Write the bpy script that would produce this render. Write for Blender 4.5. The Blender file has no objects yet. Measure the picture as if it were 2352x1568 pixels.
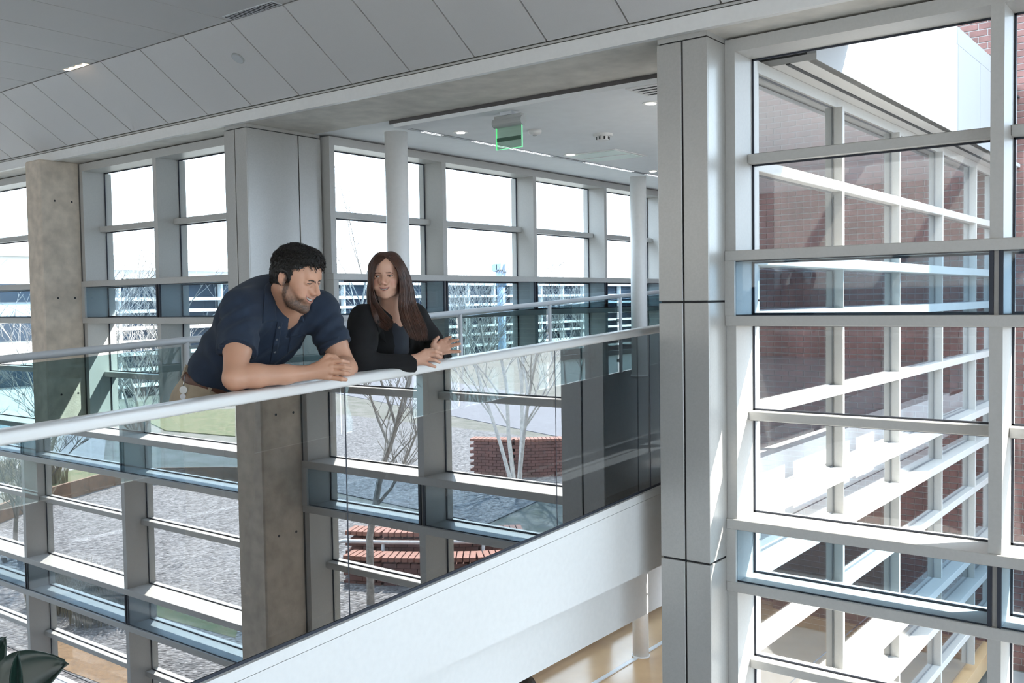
import bpy, bmesh, math, random
import numpy as np
from mathutils import Vector, Matrix
random.seed(7); rng = np.random.default_rng(7)
sc = bpy.context.scene
COL = sc.collection
# ------------------------------------------------------------------ camera, sky, sun, exposure
# All heights below are written relative to the eye; GROUND lifts everything so the lower floor is z = 0.
LIFT = 4.33
F_PX = 2200.0
YAW, PITCH, ROLL = 2.22747207, -0.0424948204, -0.0155266086
fwd = Vector((math.cos(PITCH)*math.cos(YAW), math.cos(PITCH)*math.sin(YAW), math.sin(PITCH)))
rgt = Vector((math.sin(YAW), -math.cos(YAW), 0.0)); upv = rgt.cross(fwd)
rgt2 = rgt*math.cos(ROLL) + upv*math.sin(ROLL); upv2 = upv*math.cos(ROLL) - rgt*math.sin(ROLL)
cam = bpy.data.objects.new('camera', bpy.data.cameras.new('camera'))
COL.objects.link(cam); sc.camera = cam
cam.data.sensor_width = 36.0; cam.data.lens = 36.0*F_PX/2352.0; cam.data.clip_start = 0.02; cam.data.clip_end = 600
cam.matrix_world = Matrix(((rgt2.x, upv2.x, -fwd.x, 0), (rgt2.y, upv2.y, -fwd.y, 0), (rgt2.z, upv2.z, -fwd.z, 0), (0, 0, 0, 1)))

world = bpy.data.worlds.new('sky'); sc.world = world; world.use_nodes = True
wb = world.node_tree.nodes['Background']
wb.inputs['Color'].default_value = (0.66, 0.825, 1.0, 1); wb.inputs['Strength'].default_value = 2.15
sun = bpy.data.objects.new('sun', bpy.data.lights.new('sun', 'SUN')); COL.objects.link(sun)
sun.data.energy = 7.0; sun.data.angle = 0.012; sun.data.color = (1.0, 0.95, 0.87)
SUN_TO = Vector((1.0, 1.0, 1.6)).normalized()
sun.rotation_euler = SUN_TO.to_track_quat('Z', 'Y').to_euler()
vs = sc.view_settings
vs.view_transform = 'Standard'; vs.look = 'None'; vs.gamma = 1.0; vs.use_curve_mapping = False
vs.exposure = 1.92
sc.cycles.max_bounces = 10; sc.cycles.diffuse_bounces = 5; sc.cycles.glossy_bounces = 5
sc.cycles.transparent_max_bounces = 32; sc.cycles.transmission_bounces = 6
sc.cycles.use_denoising = True; sc.cycles.caustics_reflective = False; sc.cycles.caustics_refractive = False
sc.cycles.sample_clamp_indirect = 6.0

# ------------------------------------------------------------------ pixel helpers (2352 x 1568 frame)
def ray(px, py):
    return fwd + rgt2*((px-1176)/F_PX) - upv2*((py-784)/F_PX)
def at_x(px, py, X): d = ray(px, py); return d*(X/d.x)
def at_y(px, py, Y): d = ray(px, py); return d*(Y/d.y)
def at_z(px, py, Zv): d = ray(px, py); return d*(Zv/d.z)

# ------------------------------------------------------------------ materials
def srgb(r, g, b):
    f = lambda c: (c/255/12.92) if c/255 <= 0.04045 else ((c/255+0.055)/1.055)**2.4
    return (f(r), f(g), f(b), 1)
MATS = {}
def mat(name, col, rough=0.6, metal=0.0, var=0.0, scale=20.0, bump=0.0, bscale=200.0, col2=None, detail=4, spec=0.5):
    if name in MATS: return MATS[name]
    m = bpy.data.materials.new(name); m.use_nodes = True; nt = m.node_tree; N = nt.nodes; L = nt.links
    b = N['Principled BSDF']; b.inputs['Roughness'].default_value = rough; b.inputs['Metallic'].default_value = metal
    b.inputs['Specular IOR Level'].default_value = spec
    b.inputs['Base Color'].default_value = col
    tc = N.new('ShaderNodeTexCoord')
    if var > 0 or col2 is not None:
        nz = N.new('ShaderNodeTexNoise'); nz.inputs['Scale'].default_value = scale; nz.inputs['Detail'].default_value = detail
        L.new(tc.outputs['Object'], nz.inputs['Vector'])
        cr = N.new('ShaderNodeValToRGB'); cr.color_ramp.elements[0].position = 0.3; cr.color_ramp.elements[1].position = 0.7
        c2 = col2 if col2 is not None else tuple(min(1, c*(1+var)) for c in col[:3])+(1,)
        c1 = col if col2 is not None else tuple(c*(1-var) for c in col[:3])+(1,)
        cr.color_ramp.elements[0].color = c1; cr.color_ramp.elements[1].color = c2
        L.new(nz.outputs['Fac'], cr.inputs['Fac']); L.new(cr.outputs['Color'], b.inputs['Base Color'])
    if bump > 0:
        n2 = N.new('ShaderNodeTexNoise'); n2.inputs['Scale'].default_value = bscale; n2.inputs['Detail'].default_value = 3
        L.new(tc.outputs['Object'], n2.inputs['Vector'])
        bp = N.new('ShaderNodeBump'); bp.inputs['Strength'].default_value = bump; bp.inputs['Distance'].default_value = 0.01
        L.new(n2.outputs['Fac'], bp.inputs['Height']); L.new(bp.outputs['Normal'], b.inputs['Normal'])
    MATS[name] = m
    return m
def glass(name, tint, base):
    """thin architectural glass: tinted pass-through plus a mirror coat (base) that grows with Fresnel"""
    m = bpy.data.materials.new(name); m.use_nodes = True; nt = m.node_tree; N = nt.nodes; L = nt.links
    N.remove(N['Principled BSDF']); out = N['Material Output']
    tr = N.new('ShaderNodeBsdfTransparent'); tr.inputs['Color'].default_value = (*tint, 1)
    gl = N.new('ShaderNodeBsdfGlossy'); gl.inputs['Roughness'].default_value = 0.0; gl.inputs['Color'].default_value = (0.97, 0.98, 1, 1)
    lw = N.new('ShaderNodeLayerWeight'); lw.inputs['Blend'].default_value = 0.5   # facing term, same from both sides of the pane
    pw = N.new('ShaderNodeMath'); pw.operation = 'POWER'; pw.inputs[1].default_value = 5.0; L.new(lw.outputs['Facing'], pw.inputs[0])
    mr = N.new('ShaderNodeMapRange'); mr.inputs['To Min'].default_value = base; mr.inputs['To Max'].default_value = min(1.0, base+0.9)
    L.new(pw.outputs[0], mr.inputs['Value'])
    mx = N.new('ShaderNodeMixShader'); L.new(mr.outputs['Result'], mx.inputs['Fac'])
    L.new(tr.outputs[0], mx.inputs[1]); L.new(gl.outputs[0], mx.inputs[2]); L.new(mx.outputs[0], out.inputs['Surface'])
    MATS[name] = m
    return m
def emit(name, col, s):
    m = bpy.data.materials.new(name); m.use_nodes = True
    b = m.node_tree.nodes['Principled BSDF']; b.inputs['Emission Color'].default_value = col; b.inputs['Emission Strength'].default_value = s
    b.inputs['Base Color'].default_value = col
    MATS[name] = m; return m
FRAME = mat('window_paint', (0.50, 0.487, 0.465, 1), 0.38, 0.0, 0.03, 60)
CLAD = mat('column_cladding', (0.46, 0.447, 0.425, 1), 0.33, 0.25, 0.04, 90)
DARK = mat('joint_dark', (0.03, 0.03, 0.032, 1), 0.7)
GASK = mat('gasket_rubber', (0.03, 0.035, 0.05, 1), 0.6)
WHITE = mat('white_paint', (0.80, 0.785, 0.765, 1), 0.45, 0, 0.02, 30)
WHITE2 = mat('white_rail', (0.82, 0.805, 0.785, 1), 0.35)
PLASTER = mat('ceiling_paint', (0.88, 0.89, 0.90, 1), 0.8, 0, 0.02, 8)
TILE = mat('ceiling_tile', (0.64, 0.62, 0.61, 1), 0.9, 0, 0.03, 300, 0.15, 500)
CONC = mat('concrete', (0.60, 0.51, 0.42, 1), 0.85, 0, 0.16, 9, 0.25, 60)
BEAMC = mat('concrete_beam', (0.70, 0.66, 0.60, 1), 0.8, 0, 0.12, 6, 0.15, 50)
CARPET = mat('carpet', (0.085, 0.09, 0.095, 1), 0.95, 0, 0.2, 250)
HALLF = mat('hall_floor', (0.42, 0.42, 0.43, 1), 0.4, 0, 0.05, 3)
TAN = mat('tan_floor', (0.60, 0.40, 0.22, 1), 0.25, 0, 0.08, 2)
STEEL = mat('steel_paint', (0.66, 0.68, 0.70, 1), 0.35)
GL_CLEAR = glass('clear_glass', (0.97, 0.985, 0.985), 0.03)
GL_BAND = glass('band_glass', (0.70, 0.79, 0.85), 0.03)
GL_GUARD = glass('coated_guard_glass', (0.26, 0.28, 0.29), 0.30)
GL_PLAIN = glass('uncoated_guard_face', (0.85, 0.87, 0.87), 0.0)
GL_FAR = glass('tinted_guard_glass', (0.52, 0.62, 0.64), 0.04)
GL_PLAIN2 = glass('uncoated_facade_face', (0.96, 0.965, 0.97), 0.0)
GL_D = glass('reflective_facade_glass', (0.94, 0.955, 0.97), 0.12)

# ------------------------------------------------------------------ mesh helpers
def tag(o, label=None, cat=None, group=None, kind=None):
    if label: o['label'] = label
    if cat: o['category'] = cat
    if group: o['group'] = group
    if kind: o['kind'] = kind
    return o
def attach(o, p):
    o.parent = p
    loc = Vector((0, 0, 0)); q = p
    while q is not None: loc += q.location; q = q.parent if q.parent is None else None
    o.matrix_parent_inverse = Matrix.Identity(4)
def world_loc(p):
    v = Vector((0, 0, 0))
    while p is not None: v = v + p.location; p = p.parent
    return v
def link(name, me, loc, parent=None, mats=None):
    o = bpy.data.objects.new(name, me); COL.objects.link(o)
    if mats is not None and len(me.materials) == 0:
        for m in (mats if isinstance(mats, (list, tuple)) else [mats]): me.materials.append(m)
    if parent is not None:
        o.parent = parent; o.location = Vector(loc) - world_loc(parent)
    else: o.location = loc
    return o
def empty(name, loc, label=None, cat=None, group=None, kind=None, parent=None):
    o = bpy.data.objects.new(name, None); COL.objects.link(o); o.empty_display_size = 0.1
    if parent is not None: o.parent = parent; o.location = Vector(loc) - world_loc(parent)
    else: o.location = loc
    return tag(o, label, cat, group, kind)
BOXC = {}
def box_mesh(w, d, h, m, bev=0.0):
    k = (round(w, 4), round(d, 4), round(h, 4), m.name, bev)
    if k not in BOXC:
        me = bpy.data.meshes.new('box'); bm = bmesh.new()
        bmesh.ops.create_cube(bm, size=1.0, matrix=Matrix.Diagonal((w, d, h, 1)))
        if bev > 0: bmesh.ops.bevel(bm, geom=bm.edges[:], offset=bev, segments=1, affect='EDGES')
        bm.to_mesh(me); bm.free(); me.materials.append(m); BOXC[k] = me
    return BOXC[k]
def box(name, x0, x1, y0, y1, z0, z1, m, parent=None, bev=0.0):
    me = box_mesh(abs(x1-x0), abs(y1-y0), abs(z1-z0), m, bev)
    return link(name, me, ((x0+x1)/2, (y0+y1)/2, (z0+z1)/2), parent)
class MB:
    """collects pieces of ONE part and builds them as one mesh"""
    def __init__(s): s.v = []; s.f = []; s.mi = []
    def add(s, verts, faces, mi=0):
        n = len(s.v); s.v += [tuple(v) for v in verts]; s.f += [tuple(i+n for i in f) for f in faces]; s.mi += [mi]*len(faces)
    def box(s, x0, x1, y0, y1, z0, z1, mi=0):
        s.add([(x0,y0,z0),(x1,y0,z0),(x1,y1,z0),(x0,y1,z0),(x0,y0,z1),(x1,y0,z1),(x1,y1,z1),(x0,y1,z1)],
              [(0,3,2,1),(4,5,6,7),(0,1,5,4),(1,2,6,5),(2,3,7,6),(3,0,4,7)], mi)
    def tube(s, pts, radii, n=6, mi=0, caps=True, flat=1.0):
        pts = [Vector(p) for p in pts]; base = len(s.v); up = Vector((0, 0, 1)); u0 = None
        for i, p in enumerate(pts):
            t = (pts[min(i+1, len(pts)-1)] - pts[max(i-1, 0)])
            t = t.normalized() if t.length > 1e-9 else Vector((0, 0, 1))
            if u0 is None: u0 = t.cross(up if abs(t.z) < 0.95 else Vector((1, 0, 0))).normalized()
            u0 = (u0 - t*u0.dot(t)); u0 = u0.normalized() if u0.length > 1e-6 else t.orthogonal().normalized()
            w = t.cross(u0); r = radii[i] if hasattr(radii, '__len__') else radii
            for k in range(n):
                a = 2*math.pi*k/n; s.v.append(tuple(p + u0*(r*math.cos(a)) + w*(r*flat*math.sin(a))))
        for i in range(len(pts)-1):
            for k in range(n):
                a = base+i*n+k; b = base+i*n+(k+1) % n
                s.f.append((a, b, b+n, a+n)); s.mi.append(mi)
        if caps:
            s.f.append(tuple(base+k for k in reversed(range(n)))); s.mi.append(mi)
            e = base+(len(pts)-1)*n; s.f.append(tuple(e+k for k in range(n))); s.mi.append(mi)
    def build(s, name, mats, parent=None, smooth=False, origin=None):
        if not s.v: return None
        V = np.array(s.v, float)
        o = Vector(origin) if origin is not None else Vector(((V[:,0].min()+V[:,0].max())/2, (V[:,1].min()+V[:,1].max())/2, V[:,2].min()))
        me = bpy.data.meshes.new(name); me.from_pydata([tuple(v) for v in (V - np.array(o))], [], s.f)
        mats = mats if isinstance(mats, (list, tuple)) else [mats]
        for m in mats: me.materials.append(m)
        if len(mats) > 1: me.polygons.foreach_set('material_index', s.mi)
        if smooth: me.polygons.foreach_set('use_smooth', [True]*len(me.polygons))
        me.update()
        return link(name, me, o, parent)
def disc(nm, c, r, h, m, parent, n=24, axis=Vector((0, 0, 1))):
    mb = MB(); mb.tube([Vector(c), Vector(c)+axis*h], r, n); return mb.build(nm, m, parent)
def finish():
    for o in COL.objects:
        if o.parent is None: o.location.z += LIFT
# ------------------------------------------------------------------ key dimensions (metres, from the photograph's vanishing points)
G = -2.977            # plane of the walkway's near glass
YF = 5.26             # interior face of the window wall the walkway passes through
XB = -6.55            # interior face of the side window wall beyond
XD = -2.45            # outer face of the opposite side wall, seen through the right-hand windows
FLOOR_L = -4.33; GROUND = -4.62
SL = 0.048            # the walkway is a 1:20 ramp
def fl(y): return -1.155 + SL*(min(y, 12.0) - YF)
def fas(y): return -1.188 + SL*(y-5.387)
def rail_z(y): return -0.168 + SL*(y-5.387)
HEAD_T, HEAD_B = 1.498, 1.423
BOX = [(0.273, -0.168), (-1.313, -1.747), (-2.89, -3.325)]
TRANS = [0.823, -0.716, -2.232, -3.83]
ROWS = [(HEAD_B, 0.273), (-0.168, -1.313), (-1.747, -2.89), (-3.325, -4.25)]

def window(name, axis, plane, u0, u1, mulls, rows=(0, 1, 2, 3), boxes=(0, 1, 2), outward=1, clear=GL_CLEAR, ext=0.05, kind='structure', bandglass=True, hd=True, tr=True, th=0.028, bext=None, bt=0.06, dmin=-1.0, W=0.062, coated=False):
    """one bay of curtain wall. u runs along the wall, d from the interior face outwards (glass at 0.25)."""
    root = empty(name, (((u0+u1)/2, plane, FLOOR_L) if axis == 'y' else (plane, (u0+u1)/2, FLOOR_L)), kind=kind)
    def bx(nm, a, b, d0, d1, z0, z1, m, parent=root, bev=0.0):
        d0 = max(d0, dmin) if d1 > dmin else d0
        if axis == 'y': return box(nm, a, b, plane+outward*d0, plane+outward*d1, z0, z1, m, parent, bev)
        return box(nm, plane+outward*d0, plane+outward*d1, a, b, z0, z1, m, parent, bev)
    def pane(a, b, z0, z1):
        if not coated: return bx('pane', a, b, 0.247, 0.253, z0, z1, clear)
        m_ = MB(); m_.box(plane+outward*.247, plane+outward*.253, a, b, z0, z1); m_.mi = [1, 1, 1, 0, 1, 1]; return m_.build('pane', [clear, GL_PLAIN2], root)
    if hd: bx('head_frame', u0, u1, 0, 0.27, HEAD_B, HEAD_T, FRAME)
    cuts = [u0] + list(mulls) + [u1]
    for r in rows:
        zt, zb = ROWS[r]
        for e in (u0, u1-W): bx('jamb', e, e+W, 0, 0.27+ext, zb, zt, FRAME)
        for m in mulls: bx('mullion', m-W/2, m+W/2, 0, 0.27+ext, zb, zt, FRAME)
        zs = [zt, TRANS[r], zb] if tr else [zt, zb]
        for k in range(len(cuts)-1):
            a = cuts[k]+(W if k == 0 else W/2); b = cuts[k+1]-(W if k == len(cuts)-2 else W/2)
            if tr: bx('transom', a, b, 0.17, 0.27+ext, TRANS[r]-th, TRANS[r]+th, FRAME, root, 0.004)
            for q in range(len(zs)-1):
                p0 = zs[q+1]+(th if q < len(zs)-2 else 0); p1 = zs[q]-(th if q > 0 else 0)
                pn = pane(a, b, p0, p1)
                mb = MB(); g = 0.011
                for (aa, bb, z0, z1) in ((a, a+g, p0, p1), (b-g, b, p0, p1), (a, b, p0, p0+g), (a, b, p1-g, p1)):
                    if axis == 'y': mb.box(aa, bb, *sorted((plane+outward*.238, plane+outward*.246)), z0, z1)
                    else: mb.box(*sorted((plane+outward*.238, plane+outward*.246)), aa, bb, z0, z1)
                mb.build('gasket', GASK, pn)
    for i in boxes:
        zt, zb = BOX[i]; t = bt; be = ext if bext is None else bext
        bx('band_rail', u0, u1, -0.02, 0.27+be, zt-t, zt, FRAME, root, 0.003)
        bx('band_rail', u0, u1, -0.02, 0.27+be, zb, zb+t, FRAME, root, 0.003)
        for e in (u0, u1-t): bx('band_end', e, e+t, -0.02, 0.27+ext, zb+t, zt-t, FRAME)
        bw = 0.03 if not coated else 0.006
        for m in mulls: bx('band_mullion', m-bw, m+bw, 0.012, 0.27+ext, zb+t, zt-t, FRAME)
        for m in (mulls if dmin < 0 else []):
            bx('gasket', m-0.032, m-0.012, -0.004, 0.012, zb+t, zt-t, GASK); bx('gasket', m+0.012, m+0.032, -0.004, 0.012, zb+t, zt-t, GASK)
        for k in range(len(cuts)-1):
            a = cuts[k]+(t if k == 0 else bw); b = cuts[k+1]-(t if k == len(cuts)-2 else bw)
            if bandglass: bx('band_pane', a, b, 0.0, 0.006, zb+t, zt-t, GL_BAND)
            pn = pane(a, b, zb+t, zt-t)
            mb = MB(); g = 0.012
            for (aa, bb, z0, z1, d) in ((a, a+g, zb+t, zt-t, .246), (b-g, b, zb+t, zt-t, .246), (a, b, zb+t, zb+t+g, .246), (a, b, zt-t-g, zt-t, .246), (a, b, zb+t, zb+t+.006, .012), (a, b, zt-t-.006, zt-t, .012)):
                if axis == 'y': mb.box(aa, bb, *sorted((plane+outward*(d-.008), plane+outward*d)), z0, z1)
                else: mb.box(*sorted((plane+outward*(d-.008), plane+outward*d)), aa, bb, z0, z1)
            mb.build('gasket', GASK, pn)
    return root

# window wall the walkway passes through: bays left of the opening (1, 2) and right of it (3, 4)
window('window_1', 'y', YF, -14.3, -10.06, [-12.9])
window('window_2', 'y', YF, -9.755, -6.945, [-8.365])
window('window_3', 'y', YF, -2.452, 0.35, [-1.003])
window('window_4', 'y', YF, 0.70, 9.6, [3.17, 5.30, 7.45])
# side window wall beyond the opening (upper storey, and the storey below)
BM = [7.40, 8.97, 10.50, 12.03]
window('window_5', 'x', XB, 5.86, 12.88, BM, rows=(0, 1), boxes=(0,), outward=-1)
window('window_6', 'x', XB, 5.86, 12.88, BM, rows=(2, 3), boxes=(2,), outward=-1, hd=False)
box('wall_spandrel', XB-0.3, XB, 5.86, 12.88, -1.95, -1.30, FRAME)['kind'] = 'structure'
# opposite side wall of the passage, seen from outside through window_3
DM = [7.32, 8.805, 10.29, 11.775]
window('window_7', 'x', XD-0.32, 5.56, 12.88, DM, outward=1, clear=GL_D, ext=0.05, bandglass=False, th=0.036, bext=0.11, bt=0.075, dmin=0.19, W=0.040, coated=True)

# ------------------------------------------------------------------ columns
def clad_column(x0, x1, y0, y1, zt, zb, zj, grooves_x, grooves_y, label):
    root = empty('clad_column', ((x0+x1)/2, (y0+y1)/2, zb), label, 'column')
    g = 0.012; t = 0.012
    box('core', x0+t, x1-t, y0+t, y1-t, zb, zt, DARK, root)
    box('cap_strip', x0+0.004, x1-0.004, y0+0.004, y1-0.004, zt-0.028, zt, CLAD, root)
    zs = [zb] + list(zj) + [zt-0.03]
    xs = [x0] + list(grooves_x) + [x1]; ys = [y0] + list(grooves_y) + [y1]
    for a, b in zip(zs[:-1], zs[1:]):
        za, zb2 = a+g/2, b-g/2
        for i in range(len(xs)-1):
            xa = xs[i]+(g/2 if i else 0); xb = xs[i+1]-(g/2 if i < len(xs)-2 else 0)
            for (yy0, yy1) in ((y0, y0+t), (y1-t, y1)):
                box('panel', xa, xb, yy0, yy1, za, zb2, CLAD, root, 0.002)
        for i in range(len(ys)-1):
            ya = ys[i]+(g/2 if i else t); yb = ys[i+1]-(g/2 if i < len(ys)-2 else t)
            for (xx0, xx1) in ((x0, x0+t), (x1-t, x1)):
                box('panel', xx0, xx1, ya, yb, za, zb2, CLAD, root, 0.002)
    return root
clad_column(-2.774, -2.453, 5.03, 5.75, 1.511, FLOOR_L, [-3.07, -1.544, -0.0226], [-2.612], [5.45], 'grey metal-clad column right of the walkway, beside the large right-hand windows')
clad_column(-6.94, -6.64, 5.03, 5.84, 1.511, FLOOR_L, [-3.07, -1.544], [-6.795], [5.585], 'grey metal-clad column rising behind the man in the navy shirt')
def concrete_column(x0, x1, label):
    root = empty('concrete_column', ((x0+x1)/2, 5.1, FLOOR_L), label, 'column')
    box('shaft', x0, x1, 4.845, 5.52, FLOOR_L, 1.511, CONC, root, 0.012)
    for z in (1.1, 0.1, -0.9, -1.9, -2.9): # tie holes left by the formwork
        for y in (4.99, 5.17):
            mb = MB()
            for xx in (x0-0.0006, x1+0.0006): mb.tube([(xx-.001, y, z), (xx+.001, y, z)], 0.011, 10)
            mb.build('tie_hole', DARK, root)
    box('edge_seal', x0-0.006 if x0 > 0 else x1-0.001, x0+0.001 if x0 > 0 else x1+0.006, 5.248, 5.262, FLOOR_L, 1.5, mat('sealant', (.12, .11, .10, 1), .8), root)
concrete_column(-10.06, -9.758, 'bare concrete column between the far left windows')
concrete_column(0.352, 0.695, 'bare concrete column mirrored in the walkway glass, between two window bays')
def round_column(x, y, r, zb, zt, label):
    root = empty('round_column', (x, y, zb), label, 'column', 'round white columns')
    for nm, rr, a, b in (('shaft', r, zb, zt), ('base_ring', r+0.012, zb, zb+0.02)):
        mb = MB(); mb.tube([(x, y, a), (x, y, b)], rr, 40); o = mb.build(nm, WHITE, root, True)
        for p in o.data.polygons:
            if len(p.vertices) > 4: p.use_smooth = False
round_column(-5.80, 5.945, 0.097, fl(5.945), 1.45, 'round white column rising behind the woman to the ceiling')
round_column(-5.80, 10.03, 0.097, fl(10.03), 1.45, 'round white column farther along the passage, right of the windows')
round_column(-5.80, 9.99, 0.097, FLOOR_L, -2.065, 'round white column on the tan lower floor under the walkway')

# ------------------------------------------------------------------ beam, ceilings
box('wall_beam', -14, 10, 5.03, 5.765, 1.511, 2.5, BEAMC)['kind'] = 'structure'
box('trim_1', -14, 10, 4.985, 5.03, 1.511, 1.600, WHITE)['kind'] = 'structure'
box('trim_2', -14, 10, 4.985, 5.0, 1.606, 1.620, FRAME)['kind'] = 'structure'
# sloped bulkhead of tiles and the flat tile ceiling above the void
Y1, Z1, Y2, Z2 = 4.985, 1.622, 4.348, 2.059
PITCH_T = 0.592; X0T = -2.934
cl = empty('ceiling', (-4, 4.3, Z2), kind='structure')
nrm = Vector((0, -(Z2-Z1), -(Y1-Y2))).normalized()
mb = MB(); th = 0.02; g = 0.0065
tile_me = {}
def slope_tile(x):
    if 's' not in tile_me:
        m = MB(); w = PITCH_T/2-g
        A = Vector((0, Y1, Z1)); B = Vector((0, Y2, Z2)); e = (B-A).normalized()*g; A = A+e; B = B-e; mid = (A+B)/2
        vs_ = []
        for dx in (-w, w):
            for P in (A, B): vs_ += [P+Vector((dx, 0, 0))-mid, P+Vector((dx, 0, 0))-nrm*th-mid]
        m.add(vs_, [(0, 2, 6, 4), (1, 5, 7, 3), (0, 1, 3, 2), (4, 6, 7, 5), (0, 4, 5, 1), (2, 3, 7, 6)])
        me = bpy.data.meshes.new('tile'); me.from_pydata([tuple(v) for v in m.v], [], m.f); me.materials.append(TILE); tile_me['s'] = (me, mid)
    me, mid = tile_me['s']
    return link('sloped_tile', me, (x, mid.y, mid.z), cl)
for i in range(-19, 21): slope_tile(X0T + PITCH_T*(i+0.5))
for i in range(-19, 21):
    x = X0T + PITCH_T*i
    for (ya, yb) in ((Y2-3.0, Y2-0.004), (Y2-8.3, Y2-3.005)):
        box('flat_tile', x+g*.6, x+PITCH_T-g*.6, ya, yb, Z2, Z2+0.02, TILE, cl)
box('backing', -14.3, 9.1, -3.95, 4.37, Z2+0.021, Z2+0.05, DARK, cl)
mb = MB(); off = nrm*(-0.03)
mb.add([(-14.3, Y1+off.y, Z1+off.z), (9.1, Y1+off.y, Z1+off.z), (9.1, Y2+off.y, Z2+off.z), (-14.3, Y2+off.y, Z2+off.z)], [(0, 1, 2, 3)])
mb.build('slope_backing', DARK, cl)
# ceiling of the passage beyond the beam
pc = box('ceiling_passage', -5.65, -2.75, 5.766, 12.88, 1.45, 1.481, PLASTER); pc['kind'] = 'structure'
pe = box('ceiling_perimeter', XB-0.3, -5.60, 5.775, 12.88, 1.513, 1.56, PLASTER); pe['kind'] = 'structure'
tg = box('trim_gap_shade', -5.70, -2.75, 5.767, 5.774, 1.482, 1.512, mat('shadow_gap', (.12, .11, .11, 1), .8)); tg['kind'] = 'structure'  # dark strip: shade of the gap above the ceiling lip put into colour

# ------------------------------------------------------------------ walkway
deck = empty('walkway', ((G-6.3)/2, 2, fl(2)), 'white ramped walkway with a deep fascia crossing the void', 'walkway')
def slope_prism(mb, x0, x1, y0, y1, zf0, zf1):
    """box in x,y with z given by functions of y"""
    mb.add([(x0, y0, zf0(y0)), (x1, y0, zf0(y0)), (x1, y1, zf0(y1)), (x0, y1, zf0(y1)), (x0, y0, zf1(y0)), (x1, y0, zf1(y0)), (x1, y1, zf1(y1)), (x0, y1, zf1(y1))],
           [(0, 3, 2, 1), (4, 5, 6, 7), (0, 1, 5, 4), (1, 2, 6, 5), (2, 3, 7, 6), (3, 0, 4, 7)])
mb = MB(); slope_prism(mb, -6.24, G-0.035, -3.4, 12.0, lambda y: -1.66, fl); mb.build('carpet_deck', CARPET, deck)
mb = MB(); slope_prism(mb, G-0.03, G+0.03, -3.4, 5.52, lambda y: -1.697, lambda y: fas(y)-0.048); mb.build('fascia', WHITE, deck)
mb = MB(); slope_prism(mb, G-0.03, G+0.03, -3.4, 5.52, lambda y: fas(y)-0.0455, fas); mb.build('fascia_cap', WHITE, deck)
mb = MB(); slope_prism(mb, G-0.028, G+0.022, -3.4, 5.52, lambda y: fas(y)-0.05, lambda y: fas(y)-0.044); mb.build('fascia_reveal', DARK, deck)
box('lower_bulkhead', -3.16, -3.10, -5.5, 12.88, -2.06, -1.66, WHITE, deck)
box('soffit', -6.24, -3.16, -5.5, 12.88, -2.06, -2.02, WHITE, deck)
mb = MB(); slope_prism(mb, -6.27, -6.23, -3.4, 12.0, lambda y: -1.7, lambda y: fas(y)); mb.build('far_fascia', WHITE, deck)

JOINTS = [-1.859, -0.336, 1.187, 2.713, 4.233, 5.263, 5.50]
gr = empty('near_guardrail', (G, 2, fas(2)), 'white capped handrail on clear glass panels that the two people lean on', 'guardrail')
for a, b in zip(JOINTS[:-1], JOINTS[1:]):
    mb = MB(); slope_prism(mb, G-0.006, G+0.006, a+0.003, b-0.003, lambda y: fas(y)+0.001, lambda y: rail_z(y)-0.035)
    mb.mi = [1, 1, 1, 0, 1, 1]
    pn = mb.build('glass_panel', [GL_GUARD, GL_PLAIN], gr)
    mb = MB(); slope_prism(mb, G-0.0065, G+0.0065, b-0.004, b+0.001, lambda y: fas(y)+0.001, lambda y: rail_z(y)-0.035); mb.build('joint_seal', GASK, gr)
mb = MB(); slope_prism(mb, G-0.010, G+0.010, -5.5, 5.50, lambda y: fas(y), lambda y: fas(y)+0.012); mb.build('glazing_bead', GASK, gr)
mb = MB() # rounded flat handrail
prof = []
hw, hh = 0.05, 0.0235
for k in range(24):
    a = 2*math.pi*k/24; ca, sa = math.cos(a), math.sin(a)
    prof.append((hw*math.copysign(abs(ca)**0.55, ca), hh*math.copysign(abs(sa)**0.55, sa)))
vv = []
for y in (-5.5, 5.50):
    for (px, pz) in prof: vv.append((G+px, y, rail_z(y)-hh+pz))
mb.add(vv, [(k, (k+1) % 24, 24+(k+1) % 24, 24+k) for k in range(24)] + [tuple(reversed(range(24))), tuple(range(24, 48))])
mb.build('handrail', WHITE2, gr, True)

fg = empty('far_guardrail', (-6.2, 4, fas(4)), 'white pipe handrail with round posts and glass on the far side of the walkway', 'guardrail')
XR = -6.2
def pipe(nm, pts, r, parent, m=STEEL, n=14):
    mb = MB(); mb.tube(pts, r, n); return mb.build(nm, m, parent, True)
R0 = 0.026
for (ya, yb) in ((-5.5, 5.545), (5.645, 12.86)):
    pts = [(XR, ya, rail_z(ya)-R0)] if ya < 0 else [(XR, ya, rail_z(ya)-R0-0.03), (XR, ya+0.012, rail_z(ya)-R0-0.009), (XR, ya+0.03, rail_z(ya)-R0)]
    pts += [(XR, yb, rail_z(yb)-R0)] if yb > 10 else [(XR, yb-0.03, rail_z(yb)-R0), (XR, yb-0.012, rail_z(yb)-R0-0.009), (XR, yb, rail_z(yb)-R0-0.03)]
    pipe('handrail', pts, R0, fg)
for y in (-3.45, -1.93, -0.41, 1.10, 2.60, 4.117, 5.545, 5.645, 7.21, 8.74, 10.26, 11.79):
    pipe('post', [(XR, y, fl(y)), (XR, y, rail_z(y)-R0-(0.03 if 5.5 < y < 5.7 else 0.0))], 0.021, fg)
PY = [-3.45, -1.93, -0.41, 1.10, 2.60, 4.117, 5.545]
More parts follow.
